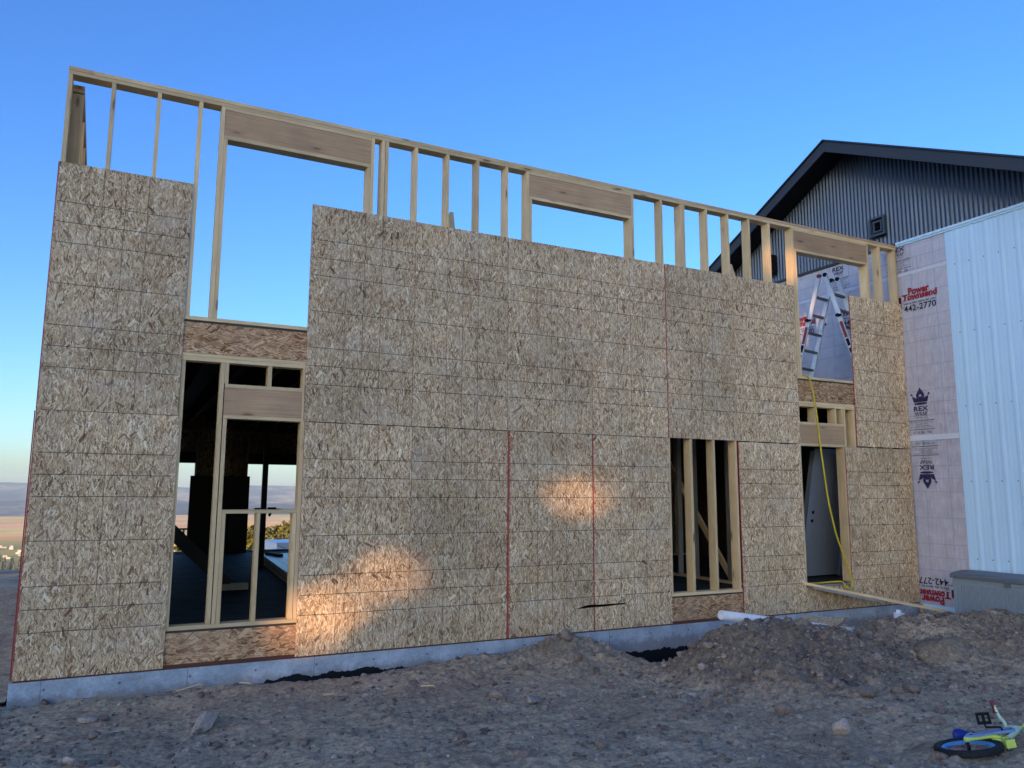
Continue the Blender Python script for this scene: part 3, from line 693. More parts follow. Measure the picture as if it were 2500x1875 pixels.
# white ribbed siding
def rib(q):
    d = abs(((q+.12) % .2286)-.1143); a = .0065*max(0, min(1, (d-.077)/.018)); c = .0015 if abs(d-.030) < .007 else 0
    return .004+a+c
y = -.846; n_ = 0
while y > Y0:
    yb = max(y-.9144, Y0); part(profile_sheet(yb, y, .02, lambda q: 5.86, rib, 72), 'white_siding_sheet', M_WHITESTEEL); y = yb-.0015
b = MB()
for yy in np.arange(-.95, -5, -.2286):
    for zz in (.75, 1.9, 3.05, 4.2, 5.3): b.cyl((SX-.008, yy-.03, zz), (SX-.014, yy-.03, zz), .009, 6)
part(b, 'siding_screws', M_GREYINK)
b = MB(); b.box((SX-.03, Y0, -.075), (SX-.004, 12.0, -.012)); b.v = [(v[0], min(v[1], .0), v[2]) for v in b.v]; part(b, 'bottom_flashing', M_WHITESTEEL)
b = MB(); b.box((SX+.0, Y0, -1.0), (SX+.10, Y1, -.402)); b.box((SX-.016, Y0, -1.0), (SX+.001, .0, -.077)); part(b, 'foundation', M_CONC)
# house wrap
b = MB(); ny, nz = 60, 40
for j in range(nz+1):
    for i in range(ny+1):
        y = -.85+(Y1+.85)*i/ny; z = -.012+5.895*j/nz
        b.v.append((SX-.003-.006*(vnoise(y*2.1+z, z*3.3, 5)), y, z))
for j in range(nz):
    for i in range(ny):
        a = j*(ny+1)+i; b.grid_face((a+1, a, a+ny+1, a+ny+2))
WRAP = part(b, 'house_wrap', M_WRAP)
for z0, z1, y0, y1 in ((2.565, 2.650, -.845, .06), (5.33, 5.385, -.845, 8), (2.60, 2.65, .1, 8)):
    b = MB(); b.box((SX-.0145, y0, z0), (SX-.0115, y1, z1)); part(b, 'seam_tape', M_TAPE)
XP = SX-.0155
def text_mesh(s, off=0.0, shear=0.0, sp=1.0):
    c = bpy.data.curves.new('lettering', 'FONT'); c.body = s; c.size = 1; c.offset = off; c.shear = shear; c.space_character = sp; c.resolution_u = 3
    o = bpy.data.objects.new('lettering', c); COL.objects.link(o); dg = bpy.context.evaluated_depsgraph_get()
    me = bpy.data.meshes.new_from_object(o.evaluated_get(dg)); bpy.data.objects.remove(o)
    co = np.zeros(len(me.vertices)*3); me.vertices.foreach_get('co', co); co = co.reshape(-1, 3); return me, co
def lettering(s, y0, y1, z0, z1, mat, flip=False, **kw):
    """fit words between y0 (their left end) and y1, z0..z1 on the wrap; flip = printed upside down"""
    me, co = text_mesh(s, **kw); mn = co.min(0); mx = co.max(0); q = (co-mn)/np.maximum(mx-mn, 1e-6)
    yy = y0+(y1-y0)*q[:, 0]; zz = z0+(z1-z0)*q[:, 1]
    out = np.stack([np.full(len(q), XP), yy, zz], 1)
    me.vertices.foreach_set('co', out.ravel()); me.materials.clear(); me.materials.append(mat); me.update()
    o = link('lettering', me); o.parent = WRAP; o.matrix_parent_inverse = WRAP.matrix_world.inverted(); return o
bpy.context.view_layer.update()
def crown(yc, zc, w, s=1):
    b = MB()
    def pg(pts): b.face([(XP, yc-p[0]*w*s, zc+p[1]*w*s) for p in pts])
    pg([(-.42, .02), (-.34, -.26), (.34, -.26), (.42, .02), (.28, -.02), (.2, -.1), (-.2, -.1), (-.28, -.02)])
    pg([(-.20, -.099), (-.20, .1), (-.05, .02)] ); pg([(.05, .02), (.20, .1), (.20, -.099)])
    pg([(-.20, .101), (0, .42), (.20, .101), (.06, .02), (.06, .1), (-.06, .1), (-.06, .02)])
    pg([(-.06, -.001), (-.2, -.099), (.2, -.099), (.06, -.001)])
    pg([(-.38, .03), (-.5, .10), (-.44, .18), (-.36, .06)]); pg([(.38, .03), (.36, .06), (.44, .18), (.5, .10)])
    n = 20; pg([(.33*math.cos(2*math.pi*i/n), -.335+.055*math.sin(2*math.pi*i/n)) for i in range(n)])
    o = b.build('crown_emblem', M_NAVY); o.parent = WRAP; o.matrix_parent_inverse = WRAP.matrix_world.inverted(); return o
def rex(y, z, s=1, crown_too=True):
    """y,z = middle of the REX word; s=-1 prints the block upside down"""
    q = lambda a: y-a*s; h = lambda a: z+a*s
    if crown_too: crown(y-.0, z+.20*s, .35, s)
    lettering('REX', q(-.128), q(.128), h(-.037), h(.040), M_NAVY, off=.025)
    lettering('WRAP', q(-.105), q(.105), h(-.115), h(-.052), M_NAVY, off=.006)
    lettering('Weather Resistive Barrier', q(-.1), q(.1), h(-.150), h(-.130), M_GREYINK)
    b = MB()
    for dz in (-.190, -.335): b.box((XP-.001, y-.225, z+dz*s-.0035), (XP, y+.225, z+dz*s+.0035))
    o = b.build('print_rule', M_BLACKINK); o.parent = WRAP; o.matrix_parent_inverse = WRAP.matrix_world.inverted()
    for i, (tx, wd) in enumerate((('Air and Moisture Barrier', .20), ('Meets IBC', .10), ('Made in Canada', .11), ('Building Code Requirements', .2))):
        lettering(tx, q(-wd), q(wd), h(-.226-.028*i), h(-.206-.028*i), M_GREYINK)
    lettering('ICC ES ESR - 1032', q(-.165), q(.165), h(-.400), h(-.365), M_GREYINK, off=.01)
def townsend(y, z, s=1):
    """y = left end of the phone number as read, z = its base line"""
    q = lambda a: y-a*s; h = lambda a: z+a*s
    lettering('442-2770', q(0), q(.57), h(0), h(.105), M_BLACKINK, off=.012)
    lettering("We're the store for you", q(.0), q(.57), h(.112), h(.160), M_BLACKINK, shear=.35, off=.012)
    lettering('Townsend', q(-.02), q(.60), h(.195), h(.300), M_REDINK, off=.05)
    lettering('Power', q(.09), q(.47), h(.275), h(.400), M_REDINK, off=.05)
    b = MB()                                              # slab feet and underline of the red words
    for a0 in np.arange(-.01, .60, .078): b.box((XP-.0012, min(q(a0), q(a0+.05)), min(h(.190), h(.203))), (XP-.0002, max(q(a0), q(a0+.05)), max(h(.190), h(.203))))
    o = b.build('print_slab', M_REDINK); o.parent = WRAP; o.matrix_parent_inverse = WRAP.matrix_world.inverted()
    b = MB(); b.box((XP-.001, min(q(-.11), q(.01)), h(.085)-.004), (XP, max(q(-.11), q(.01)), h(.085)+.004)); b.box((XP-.001, min(q(-.10), q(-.04)), min(h(.15), h(.27))), (XP, max(q(-.10), q(-.04)), max(h(.15), h(.27))))
    o = b.build('print_mark', M_DARKREDINK); o.parent = WRAP; o.matrix_parent_inverse = WRAP.matrix_world.inverted()
M_DARKREDINK = plain('dark_red_print', (.10, .012, .02), .5)
rex(-.238, 3.078)
rex(-.262, 2.134, -1)
for k in range(4): rex(-.015+1.23*k, 5.80, 1, False)
for k in range(4): townsend(-.058+1.23*k, 4.706)
townsend(-.495, .405, -1)
# vent and wall lamp on the gable
b = MB(); b.box((SX-.06, .15, 6.16), (SX-.024, .42, 6.44)); b.box((SX-.12, .13, 6.13), (SX-.062, .44, 6.165)); b.box((SX-.12, .13, 6.435), (SX-.062, .44, 6.47)); b.box((SX-.12, .13, 6.166), (SX-.062, .165, 6.434)); b.box((SX-.12, .405, 6.166), (SX-.062, .44, 6.434))
b.box((SX-.10, .20, 6.20), (SX-.061, .225, 6.40)); b.box((SX-.10, .345, 6.20), (SX-.061, .37, 6.40)); b.box((SX-.10, .2255, 6.375), (SX-.061, .3445, 6.40)); b.box((SX-.10, .2255, 6.20), (SX-.061, .3445, 6.225))
VENT = part(b, 'gable_vent', M_VENT)
b = MB()
for i in range(5): b.bar((SX-.080, .226, 6.235+.032*i), (SX-.080, .344, 6.235+.032*i), .03, .005, up=(.5, 0, 1))
o = b.build('vent_louvre', M_BLACK); o.parent = VENT; bpy.context.view_layer.update(); o.matrix_parent_inverse = VENT.matrix_world.inverted()
b = MB(); b.box((SX-.05, 2.66, 6.12), (SX-.026, 2.79, 6.43)); b.box((SX-.20, 2.635, 6.10), (SX-.052, 2.815, 6.45)); b.box((SX-.18, 2.65, 6.06), (SX-.07, 2.80, 6.098)); part(b, 'wall_lamp', M_BLACK)

# ------------------------------------------------------------------ ladder on the upper floor
LAD = empty('folding_ladder', (11.33, .8, 3.435), label='white articulated folding ladder standing open behind the upper right window opening', cat='ladder')
def addp(b, name, mats, parent): return b.build(name, mats, parent)
rdir = Vector((.98, .215, 0)); odir = Vector((.215, -.98, 0)); HT = 2.04; Wd = .42
for side in (-1, 1):
    o_ = odir*side
    def P(t, w, o_=o_): return o_*(.045+.60*(1-t)) + rdir*w + Vector((0, 0, HT*t))
    tele = .62
    for w in (0.0, Wd):
        b = MB(); b.bar(P(tele-.06, w), P(.985, w), .030, .072, up=o_); b.bar(P(0.015, w+(.026 if w else -.026)), P(tele, w+(.026 if w else -.026)), .024, .078, up=o_)
        rail = addp(b, 'rail', M_ALU, LAD)
        b = MB(); wv = w+(.040 if w else -.040)
        b.bar(P(tele-.06, wv), P(tele-.20, wv), .003, .05, up=o_); addp(b, 'warning_label', M_RED, rail)
        b = MB(); b.bar(P(tele-.21, wv), P(tele-.27, wv), .003, .05, up=o_); b.bar(P(tele-.29, wv), P(tele-.33, wv), .003, .05, up=o_); addp(b, 'warning_label', M_BLACK, rail)
        b = MB(); b.cyl(P(.985, w-.02), P(.985, w+.02), .038, 14); addp(b, 'hinge', M_RED if (w == 0 and side < 0) else M_BLACK, LAD)
        b = MB(); c0 = P(tele-.005, w+(.045 if w else -.045)); b.cyl(c0, c0+rdir*(.035 if w else -.035), .03, 8); b.bar(c0+o_*-.05, c0+o_*.05, .03, .03); addp(b, 'lock_knob', M_BLACK, LAD)
        b = MB(); b.bar(P(0, w+(.026 if w else -.026)), P(.03, w+(.026 if w else -.026)), .04, .10, up=o_); addp(b, 'foot', M_BLACK, LAD)
    for i in range(6):
        t = .075+.148*i; b = MB(); b.bar(P(t, -.02 if t < tele else 0), P(t, Wd+.02 if t < tele else Wd), .055, .034, up=(0, 0, 1)); addp(b, 'rung', M_RUNG, LAD)

# kraft roll and orange pole behind the ladder
b = MB(); b.cyl((0, 0, 0), (.24, .06, 1.03), .085, 16); tag(b.build('paper_roll', M_CARD, None, (11.35, 2.35, 3.435)), 'tan paper roll standing on end behind the left legs of the ladder', 'roll')
b = MB(); b.cyl((0, 0, 0), (.33, .02, 1.45), .022, 10); tag(b.build('broom_handle', M_ORANGE, None, (11.42, 2.2, 3.435)), 'thin orange red pole leaning beside the tan paper roll', 'pole')
b = MB(); b.box((0, 0, 0), (.26, .05, .62)); b.box((.02, -.012, .06), (.24, -.001, .56)); tag(b.build('dark_board', M_LIDG, None, (11.72, 2.45, 3.435)), 'dark grey board standing behind the ladder rungs', 'board')

# ------------------------------------------------------------------ yellow cord hanging from the upper window to the doorway
def smooth(pts, n=6):
    pts = [Vector(p) for p in pts]; out = []
    for i in range(len(pts)-1):
        p0 = pts[max(i-1, 0)]; p1 = pts[i]; p2 = pts[i+1]; p3 = pts[min(i+2, len(pts)-1)]
        for k in range(n):
            t = k/n; out.append(.5*((2*p1)+(p2-p0)*t+(2*p0-5*p1+4*p2-p3)*t*t+(3*p1-p0-3*p2+p3)*t**3))
    return out+[pts[-1]]
b = MB(); b.tube(smooth([(11.3, 1.5, 3.445), (10.5, .9, 3.45), (9.93, .25, 3.49), (9.90, .05, 3.492), (9.935, -.035, 3.475), (10.0, -.045, 3.35), (10.07, -.047, 3.0), (10.11, -.045, 2.6), (10.145, -.045, 2.3), (10.19, -.045, 1.95), (10.24, -.045, 1.61), (10.31, -.048, 1.3), (10.38, -.05, 1.06), (10.48, -.06, .80), (10.55, -.07, .62), (10.60, -.08, .44), (10.59, -.095, .34), (10.54, -.10, .315), (10.475, -.09, .33), (10.46, -.06, .375), (10.50, .0, .397), (10.46, .06, .398), (10.2, .25, .366), (9.9, .35, .366), (9.5, .55, .366)], 8), .0125, 8)
tag(b.build('yellow_cord', M_HOSE), 'long yellow cord hanging from the upper window sill down into the doorway', 'cord')

# plank from the doorway to the ground
b = MB(); b.bar((9.70, .03, .415), (11.93, -.62, -.035), .14, .038, up=(0, 0, 1)); tag(b.build('ramp_plank', M_WOOD), 'narrow plank sloping from the doorway down to the dirt by the shop corner', 'plank')
b = MB(); b.bar((9.78, -.045, .365), (10.9, -.355, .135), .135, .036, up=(0, 0, 1)); tag(b.build('plank_offcut', M_GREYWOOD), 'shorter plank lying under the sloping ramp plank at the doorway', 'plank')
b = MB(); b.bar((12.10, -.12, -.45), (12.12, -.10, .0), .035, .035, up=(1, 0, 0)); tag(b.build('wood_stake', M_WARM), 'small yellow wooden stake at the corner between house and shop', 'stake')

# pipe, cap and strand board offcut on the mound
p0 = Vector((6.587, -1.75, .407)); p1 = Vector((9.10, -1.75, .004)); ax = (p1-p0).normalized()
b = MB(); n = 20
x_ = ax.cross(Vector((0, 0, 1))).normalized(); y_ = ax.cross(x_)
for (ra, rb, flip) in ((.050, .050, False), (.044, .044, True)):
    base = len(b.v)
    for pt in (p0, p1):
        for k in range(n): a = 2*math.pi*k/n; b.v.append(tuple(pt+(x_*math.cos(a)+y_*math.sin(a))*ra))
    for k in range(n):
        k2 = (k+1) % n; f = (base+k, base+k2, base+n+k2, base+n+k); b.grid_face(f[::-1] if flip else f)
for e, q in ((0, 0), (n, 1)):
    for k in range(n):
        k2 = (k+1) % n; f = (e+k, 2*n+e+k, 2*n+e+k2, e+k2); b.grid_face(f if not q else f[::-1], None, 0, False)
tag(b.build('drain_pipe', M_WHITEPVC), 'long white plastic drain pipe lying across the back of the dirt mound', 'pipe')
b = MB(); b.cyl((0, 0, -.14), (0, 0, .075), .072, 20); b.cyl((0, 0, .0751), (0, 0, .089), .078, 20); b.box((-.028, -.028, .0892), (.028, .028, .13)); b.cyl((0, 0, -.3), (0, 0, -.141), .057, 16)
b.v = [(v[0]*.86, v[1]*.86, v[2]*.86) for v in b.v]
tag(b.build('cleanout_cap', M_WHITEPVC, None, (9.61, -1.6, .145), (0, .08, .3)), 'short white capped pipe fitting standing in the dirt near the wall', 'pipe fitting')
A_, B_, C_ = Vector((8.11, -1.45, .255)), Vector((8.801, -1.50, .188)), Vector((8.185, -1.85, .172)); D_ = A_+(C_-B_)
nn = (B_-A_).cross(D_-A_).normalized(); nn = nn if nn.z > 0 else -nn; h_ = nn*.011
b = MB(); tp = [A_+h_, D_+h_, C_+h_, B_+h_]; bt = [A_, D_, C_, B_]
b.face(tp, [(0, 0), (0, .6), (.8, .6), (.8, 0)]); b.face(bt[::-1], [(0, 0)]*4)
for i in range(4): b.face([bt[i], bt[(i+1) % 4], tp[(i+1) % 4], tp[i]], None, 1)
o = b.build('board_offcut', [M_OSB, M_EDGE]); o['lines'] = 0.0; tag(o, 'tan strand board offcut lying on the pipe behind the mound', 'board')

# ------------------------------------------------------------------ grey deck box
BX = empty('deck_box', (11.9, -1.78, -.12), label='grey ribbed resin deck box with a darker lid against the white siding', cat='storage box')
def bq(fn): b = MB(); fn(b); return b
L2 = .80; Dp = .27
def body(b):
    b.box((-Dp+.012, -L2+.01, .0), (Dp-.012, L2-.01, .60)); b.box((-Dp, -L2, .585), (Dp, L2, .625)); b.box((-Dp, -L2, .0), (Dp, L2, .03))
    b.box((-Dp, -L2, .031), (-Dp+.05, -L2+.05, .584)); b.box((-Dp, L2-.05, .031), (-Dp+.05, L2, .584))
bq(body).build('body', M_BOXG, BX)
b = MB()
for i in range(44):
    y = -L2+.075+.0328*i; b.box((-Dp+.002, y, .045), (-Dp+.0118, y+.018, .54))
b.build('ribs', M_BOXG, BX)
b = MB(); n = 10
prof = [(-Dp-.03, .63), (-Dp-.03, .675), (-Dp+.02, .70), (0, .725), (Dp-.02, .715), (Dp+.01, .69), (Dp+.01, .63)]
for yy in (-L2-.025, L2+.025):
    for p in prof: b.v.append((p[0], yy, p[1]))
m_ = len(prof)
for i in range(m_): j = (i+1) % m_; b.grid_face((i, m_+i, m_+j, j), None, 0, False)
b.grid_face(range(m_), None, 0, False); b.grid_face([m_+i for i in range(m_)][::-1], None, 0, False)
b.build('lid', M_LIDG, BX)
b = MB(); b.box((-Dp-.02, -.02, .565), (-Dp-.001, .06, .622)); b.box((-Dp-.03, .0, .575), (-Dp-.0205, .04, .60)); b.build('latch', M_LIDG, BX)

# ------------------------------------------------------------------ child's bicycle lying on its left side
BC = empty('child_bicycle', (5.69, -5.02, .135), label='lime and pale green child bicycle with blue rims lying on the dirt', cat='bicycle')
f_ = Vector((.92, -.395, .135)).normalized(); v_ = Vector((.395, .92, -.125)).normalized(); w_n = f_.cross(v_).normalized(); v_ = w_n.cross(f_)
q_ = .69
BC.matrix_world = Matrix(((f_.x*q_, v_.x*q_, w_n.x*q_, 5.70), (f_.y*q_, v_.y*q_, w_n.y*q_, -5.03), (f_.z*q_, v_.z*q_, w_n.z*q_, .098), (0, 0, 0, 1)))
def torus(b, c, Rr, r, n=40, m=10, sx=1.0, tread=0):
    base = len(b.v)
    for i in range(n):
        a = 2*math.pi*i/n
        for j in range(m):
            q = 2*math.pi*j/m; rr = Rr+r*math.cos(q)
            b.v.append((c[0]+rr*math.cos(a), c[1]+rr*math.sin(a), c[2]+r*sx*math.sin(q)))
    for i in range(n):
        for j in range(m):
            i2 = (i+1) % n; j2 = (j+1) % m; b.grid_face((base+i*m+j, base+i2*m+j, base+i2*m+j2, base+i*m+j2))
def wheel(cx, cy):
    b = MB(); torus(b, (cx, cy, 0), .252, .033, 48, 12, 1.05)
    for i in range(64):
        a = 2*math.pi*i/64
        for q in (-.020, .0, .020):
            rr = .252+math.sqrt(max(.033**2-q*q, 0))-.002+.003; aa = a+(.05 if q == 0 else 0)
            M = Matrix.Translation((cx, cy, 0)) @ Matrix.Rotation(aa, 4, 'Z'); b.box((rr-.004, -.0065, q-.007), (rr+.005, .0065, q+.007), 0, M)
    wh = b.build('tyre', M_TYRE, BC)
    b = MB()
    for r0, r1, z in ((.190, .224, .014), (.224, .190, -.014)):
        base = len(b.v)
        for i in range(40):
            a = 2*math.pi*i/40
            for r in (r0, r1): b.v.append((cx+r*math.cos(a), cy+r*math.sin(a), z))
        for i in range(40): i2 = (i+1) % 40; b.grid_face((base+2*i, base+2*i+1, base+2*i2+1, base+2*i2))
    base = len(b.v)
    for i in range(40):
        a = 2*math.pi*i/40
        for z in (-.014, .014): b.v.append((cx+.190*math.cos(a), cy+.190*math.sin(a), z))
    for i in range(40): i2 = (i+1) % 40; b.grid_face((base+2*i, base+2*i+1, base+2*i2+1, base+2*i2))
    b.build('rim', M_RIM, BC)
    b = MB()
    for i in range(20):
        a = 2*math.pi*i/20; s_ = 1 if i % 2 else -1; a2 = a+(.5 if (i//2) % 2 else -.5)
        b.cyl((cx+.018*math.cos(a2), cy+.018*math.sin(a2), s_*.026), (cx+.192*math.cos(a), cy+.192*math.sin(a), s_*.002), .0016, 4)
    b.build('spokes', M_PINK, BC)
    b = MB(); b.cyl((cx, cy, -.042), (cx, cy, .042), .018, 10); b.cyl((cx, cy, -.062), (cx, cy, .062), .007, 8); b.build('hub', M_BLACK, BC)
wheel(0, 0); wheel(.93, .0)
for s_, mm in ((1, M_LIME), (-1, M_LIME)):
    b = MB(); b.tube(smooth([(-.008, .0, .066*s_), (.10, .012, .066*s_), (.26, .020, .058*s_), (.335, .012, .030*s_)]), .021, 8); b.build('chain_stay', mm, BC)
    b = MB(); b.tube(smooth([(0, .004, .072*s_), (.08, .10, .068*s_), (.17, .20, .052*s_), (.235, .275, .020*s_)]), .021, 8); b.build('seat_stay', M_MINT, BC)
b = MB(); b.tube([(.35, .0, 0), (.25, .30, 0)], .017, 10); b.build('seat_tube', M_MINT, BC)
b = MB(); b.tube([(.25, .30, 0), (.245, .36, 0)], .013, 8); b.build('seat_post', M_ALU, BC)
b = MB(); b.tube(smooth([(.36, .02, 0), (.55, .17, 0), (.745, .335, 0)]), .024, 10); b.build('down_tube', M_MINT, BC)
b = MB(); b.tube(smooth([(.255, .285, 0), (.5, .33, 0), (.735, .40, 0)]), .020, 10); b.build('top_tube', M_MINT, BC)
b = MB(); b.tube([(.765, .31, 0), (.725, .44, 0)], .025, 10); b.build('head_tube', M_MINT, BC)
b = MB()
for s_ in (-1, 1): b.tube(smooth([(.765, .305, .02*s_), (.80, .26, .055*s_), (.93, .0, .06*s_)]), .013, 8)
b.build('fork', M_LIME, BC)
b = MB(); b.cyl((.36, .0, -.045), (.36, .0, .045), .030, 14); b.bar((.33, -.02, .0), (.25, .01, .0), .06, .07, up=(0, 0, 1)); b.box((.30, -.105, -.035), (.39, -.03, .035)); b.build('bottom_bracket', M_LIME, BC)
b = MB()
for p in ((.345, -.05, .031), (.375, -.055, .031)): b.cyl(p, (p[0], p[1], .036), .007, 8)
b.build('bolt', M_BLACK, BC)
b = MB()
pts = [(-.02, .0), (.0, .035), (.12, .065), (.28, .075), (.40, .075), (.455, .045), (.462, .0), (.44, -.045), (.38, -.055), (.26, -.02), (.1, -.028)]
pp = [(p[0]+.02, p[1]) for p in pts]; n = len(pp)
for zz in (.082, .100):
    for p in pp: b.v.append((p[0], p[1], zz))
b.grid_face([n+i for i in range(n)][::-1], None, 0, False); b.grid_face(range(n), None, 0, False)
for i in range(n): j = (i+1) % n; b.grid_face((i, n+i, n+j, j), None, 0, False)
b.build('chain_guard', M_GUARD, BC)
b = MB(); b.cyl((.455, .01, .1005), (.455, .01, .105), .009, 8); b.cyl((.06, .01, .1005), (.06, .01, .105), .009, 8); b.build('bolt', M_BLACK, BC)
b = MB(); b.tube(smooth([(.36, .0, .09), (.36, .0, .118), (.33, .01, .128), (.24, .045, .132)]), .009, 8); b.build('crank', M_BLACK, BC)
b = MB()                                                  # pedal with two openings, standing up from the crank end
pc = Vector((.24, .045, .135)); b.cyl(pc, pc+Vector((0, 0, .03)), .008, 8)
for (a0, a1, z0, z1) in ((-.047, .047, .030, .042), (-.047, .047, .108, .120), (-.047, -.036, .042, .108), (.036, .047, .042, .108), (-.008, .008, .042, .108)):
    M = Matrix.Translation(pc) @ Matrix.Rotation(-.45, 4, 'Z'); b.box((a0*1.15-.004, -.014, z0-.004), (a1*1.15+.004, .014, z1+.008), 0, M)
b.build('pedal', M_BLACK, BC)
b = MB(); b.tube(smooth([(.36, .0, -.05), (.36, .0, -.10), (.40, -.01, -.105), (.48, -.04, -.11)]), .009, 8); b.box((.44, -.055, -.125), (.53, -.03, -.1)); b.build('crank', M_BLACK, BC)
b = MB()                                                  # saddle
ring = []
for (u, wd, hz) in ((.115, .052, .415), (.14, .072, .43), (.19, .070, .42), (.24, .045, .408), (.30, .028, .405), (.345, .018, .40)):
    ring.append([(u, hz-.045, -wd), (u, hz-.010, -wd*1.02), (u, hz+.006, -wd*.6), (u, hz+.008, 0), (u, hz+.006, wd*.6), (u, hz-.010, wd*1.02), (u, hz-.045, wd)])
for r in ring: b.v.extend(r)
for i in range(len(ring)-1):
    for j in range(7): j2 = (j+1) % 7; b.grid_face((7*i+j, 7*i+j2, 7*i+7+j2, 7*i+7+j))
b.grid_face(range(6, -1, -1)); b.grid_face([7*(len(ring)-1)+j for j in range(7)])
b.build('saddle', M_BLUE, BC)
b = MB(); b.tube([(.725, .44, 0), (.712, .49, 0)], .014, 8); b.tube(smooth([(.70, .62, -.20), (.715, .60, -.10), (.712, .50, -.045), (.712, .49, 0), (.712, .50, .045), (.715, .56, .09), (.70, .585, .20)]), .016, 8); b.build('handlebar', M_MINT, BC)
for s_, q in ((1, .585), (-1, .62)):
    b = MB(); b.cyl((.703, q-.003, .125*s_), (.698, q+.002, .235*s_), .018, 10); b.cyl((.703, q-.003, .118*s_), (.703, q-.003, .128*s_), .027, 10); b.build('grip', M_GRIP, BC)
b = MB(); b.tube(smooth([(.30, -.02, -.03), (.22, -.08, -.05), (.14, -.20, -.05)]), .008, 6); b.build('kickstand', M_BLACK, BC)

# ------------------------------------------------------------------ things inside the house
def leaning(name, label, cat):
    o = empty(name, (10.66, .93, .3545), (R(11), 0, R(4)), label=label, cat=cat); return o
DR = leaning('door', 'white panelled door in its frame leaning inside the doorway', 'door')
b = MB(); b.box((0, 0, 0), (.035, .115, 2.06)); b.box((.895, 0, 0), (.93, .115, 2.06)); b.box((.035, 0, 2.025), (.895, .115, 2.06)); b.box((-.06, -.016, 0), (.028, -.001, 2.11)); b.box((.902, -.016, 0), (.99, -.001, 2.11)); b.box((.028, -.016, 2.03), (.902, -.001, 2.11))
b.build('door_frame', M_DOOR, DR)
b = MB(); b.box((.039, .012, .02), (.891, .056, 2.02)); SL = b.build('door_panel', M_DOOR, DR)
for (x0, x1, z0, z1) in ((.13, .43, .18, .78), (.50, .80, .18, .78), (.13, .43, .93, 1.86), (.50, .80, .93, 1.86)):
    b = MB(); b.box((x0, .0085, z0), (x1, .0118, z0+.018)); b.box((x0, .0085, z1-.018), (x1, .0118, z1)); b.box((x0, .0085, z0+.0185), (x0+.018, .0118, z1-.0185)); b.box((x1-.018, .0085, z0+.0185), (x1, .0118, z1-.0185)); b.build('panel_moulding', M_DOOR, SL)
for z in (.93, 1.07): b = MB(); b.cyl((.10, .0115, z), (.10, .004, z), .027, 14); b.build('lock_bore', M_BLACK, SL)
b = MB(); b.box((.0, -.001, -.0), (.93, .115, .018)); b.v = [(v[0], v[1], v[2]-.0185) for v in b.v]; b.build('threshold', M_BLACK, DR)
ST = empty('lumber_stack', (3.2, 7.2, .353), (0, 0, R(-3)), label='stack of pale boards lying on the floor beyond the left window', cat='lumber')
for r_ in range(4):
    for c_ in range(5):
        b = MB(); b.box((.145*c_+.004*random.random(), -3.7+.1*random.random(), .040*r_+.001), (.145*c_+.140, .1*random.random(), .040*r_+.039)); b.build('board', M_SKYLITBOARD if r_ == 3 else M_WOOD, ST)
b = MB(); b.box((-.05, -.32, 0), (.05, .32, .045)); tag(b.build('short_block', M_SHADEWOOD, None, (3.36, 6.75, .5145), (0, 0, R(12))), 'short dark offcut resting on the stack of pale boards', 'block')
b = MB(); b.bar((.55, 2.55, 1.98), (2.13, 3.06, .42), .05, .17, up=(.7, 0, .7)); tag(b.build('diagonal_brace', M_SHADEWOOD), 'wide diagonal brace board inside the left window opening', 'brace')
b = MB(); b.box((0, 0, 0), (.34, .10, .085)); tag(b.build('floor_block', M_WOOD, None, (2.06, 3.02, .3535), (0, 0, R(3))), 'wooden block on the floor at the foot of the diagonal brace', 'block')
CL = empty('bar_clamp', (3.07, 6.27, 1.37), label='black bar clamp gripping the post inside the left window', cat='clamp')
b = MB(); b.box((-.14, -.008, -.014), (.30, .008, .014)); b.build('bar', M_BLACK, CL)
b = MB(); b.box((-.17, -.02, -.04), (-.06, .02, .03)); b.build('jaw', M_BLACK, CL)
b = MB(); b.box((.06, -.02, -.04), (.21, .02, .04)); b.bar((.13, 0, -.03), (.09, 0, -.12), .04, .04, up=(0, 1, 0)); b.build('handle', M_BLACK, CL)
b = MB(); b.bar((4.245, .20, 4.4), (4.245, .40, 5.19), .045, .14, up=(0, 1, 0)); tag(b.build('stud_brace', M_WOOD), 'short angled brace end sticking up behind the fourth stud left of the middle upper opening', 'brace')
b = MB(); b.bar((8.885, .20, 4.4), (8.885, .45, 5.17), .045, .14, up=(0, 1, 0)); tag(b.build('stud_brace', M_WOOD), 'short angled brace end sticking up between studs in front of the dark gable', 'brace')

